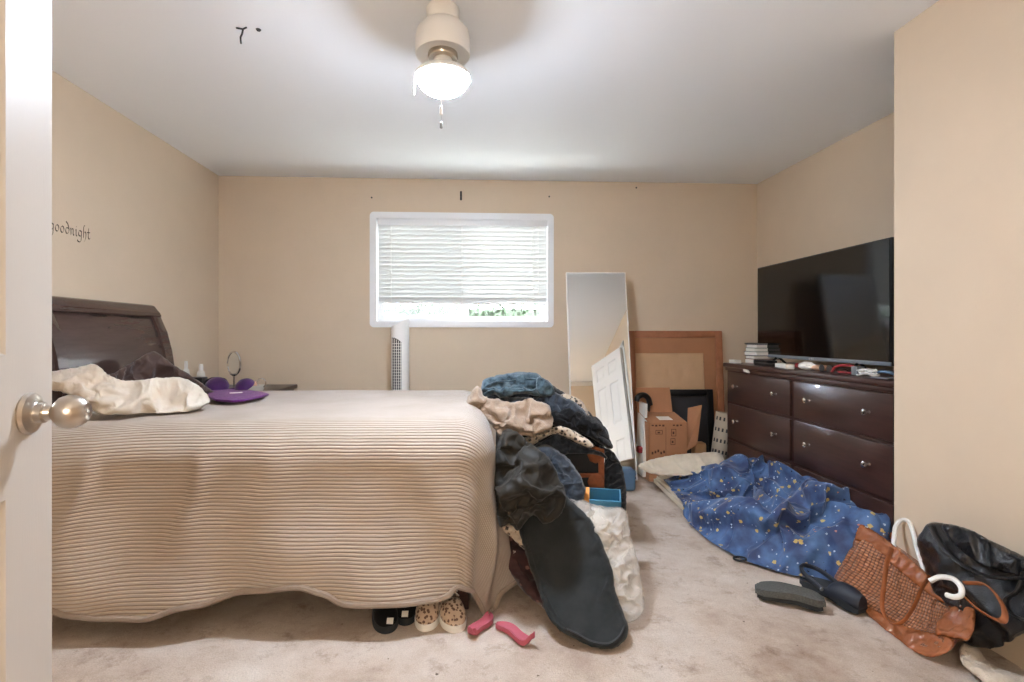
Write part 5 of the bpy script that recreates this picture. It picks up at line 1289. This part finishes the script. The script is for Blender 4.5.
def H(pts, off, r, nm, m=None, flat=.35, par=bagr): return MB().tube(spline([D(x, y, dbag(x, y) - off - (o if len(q) > 2 else 0)) for q in pts for x, y, o in [(q + (0,))[:3]]], 6), r, 10, flat=flat, up=(0, -1, .3)).build(nm, m or M['leather'], par)
H([(892, 548), (887, 562), (884, 585), (882, 605), (886, 618), (894, 624), (903, 621), (913, 608), (922, 588), (930, 576)], .10, .010, 'bag_handle')
H([(960, 592), (972, 604), (985, 614), (1000, 621), (1005, 617), (1003, 606), (994, 592), (983, 584), (965, 583)], .17, .010, 'bag_handle')
H([(919, 555), (930, 566), (945, 577), (958, 588)], .0, .009, 'bag_strap')
for x, y in ((961, 606), (960, 611), (866, 527), (884, 535)):
    c = D(x, y, dbag(x, y) - .075); MB().lathe([(0, .004), (.005, .003), (.006, 0)], 12, Matrix.Translation(c) @ Matrix.Rotation(PI / 2, 4, 'X')).build('rivet', M['chrome'], bagr)
wl = tag(empty('white_hanger', D(910, 560, dbag(910, 560))), 'white tubular plastic hanger poking out of the woven tote', 'hanger')
def HW(pts, off): return MB().tube(spline([D(x, y, dbag(x, y) - off) for x, y in pts], 6), .0085, 12).build('hanger_tube', M['white'], wl)
HW([(893, 556), (894, 540), (896, 526), (902, 520), (909, 522), (913, 532), (917, 548), (922, 564), (928, 576)], .03)
HW([(930, 581), (940, 577), (953, 579), (961, 587), (961, 595), (954, 597), (947, 595)], .19)

dbk = lambda x, y: max(1.42, 1.90 - (x - 925) * .0030 - (y - 560) * .0006)
bk = tag(empty('handbag', D(990, 640, dbk(990, 640))), 'black leather handbag slumped against the wall at right', 'handbag'); bk.location.z = 0
blob('bag_body', [(917, 543), (922, 531), (929, 523), (944, 523), (967, 529), (993, 543), (1024, 557), (1050, 572), (1066, 600), (1056, 628), (1024, 634), (1007, 641), (985, 647), (962, 642), (945, 625), (930, 585)],
     dbk, .10, M['bleather'], step=4, soft=24, shrink=.12, bend=8, parent=bk, xmax=1.812, back=.3, grav=.1, amp=.03, nscale=7)
blob('bag_flap', [(941, 524), (967, 528), (993, 541), (1024, 556), (1050, 571), (1052, 592), (1024, 577), (1003, 572), (983, 565), (964, 553), (950, 540)],
     lambda x, y: dbk(x, y) - .075, .035, M['bleather'], step=3.2, soft=9, shrink=.14, bend=5, amp=.012, nscale=16, parent=bk, xmax=1.812)
def HB(pts, off, r, nm): return MB().tube(spline([D(x, y, dbk(x, y) - off) for x, y in pts], 6), r, 10, flat=.4, up=(0, -1, .3)).build(nm, M['bleather'], bk)
HB([(931, 526), (938, 540), (948, 552), (962, 564), (980, 574), (1000, 578), (1022, 578)], .115, .013, 'bag_strap')
HB([(1024, 572), (1018, 590), (1006, 600), (1010, 612), (1024, 620)], .10, .010, 'bag_strap')
cloth('white_sock', [(960, 646), (968, 643), (978, 648), (988, 660), (1004, 669), (1024, 676), (1040, 684), (1040, 700), (1010, 694), (990, 688), (976, 676), (964, 666), (958, 654)],
      lambda x, y: CAM_Z * F / (max(y, 640) - CY + 12), .035, 'f_sock', 'white cloth on the carpet at the lower right corner', 'cloth', step=4, soft=9, shrink=.1)

solve_cloths()
# plain kind names for the copies (Blender adds its own suffix to a repeat)
KINDS = {'blue_jeans': 'jeans', 'dark_jeans': 'jeans', 'hanging_jeans': 'jeans', 'grey_jeans': 'jeans', 'denim_skirt': 'jeans', 'denim_shorts': 'shorts', 'black_coat': 'coat',
         'black_hoodie': 'hoodie', 'dark_jacket': 'jacket', 'charcoal_trousers': 'trousers', 'beige_blanket': 'blanket', 'floral_blanket': 'blanket', 'floral_sheet': 'cloth',
         'white_lining': 'cloth', 'floor_pillow': 'pillow', 'floor_mattress': 'mattress', 'white_sock': 'cloth', 'white_hanger': 'plastic_hanger', 'white_box': 'small_box',
         'grey_box': 'small_box', 'white_carton': 'carton', 'tissue_box': 'carton', 'red_pouch': 'pouch', 'pink_cable': 'cable', 'white_cable': 'cable', 'blue_cable': 'cable'}
for o in list(bpy.data.objects):
    if o.name in KINDS: o.name = KINDS[o.name]
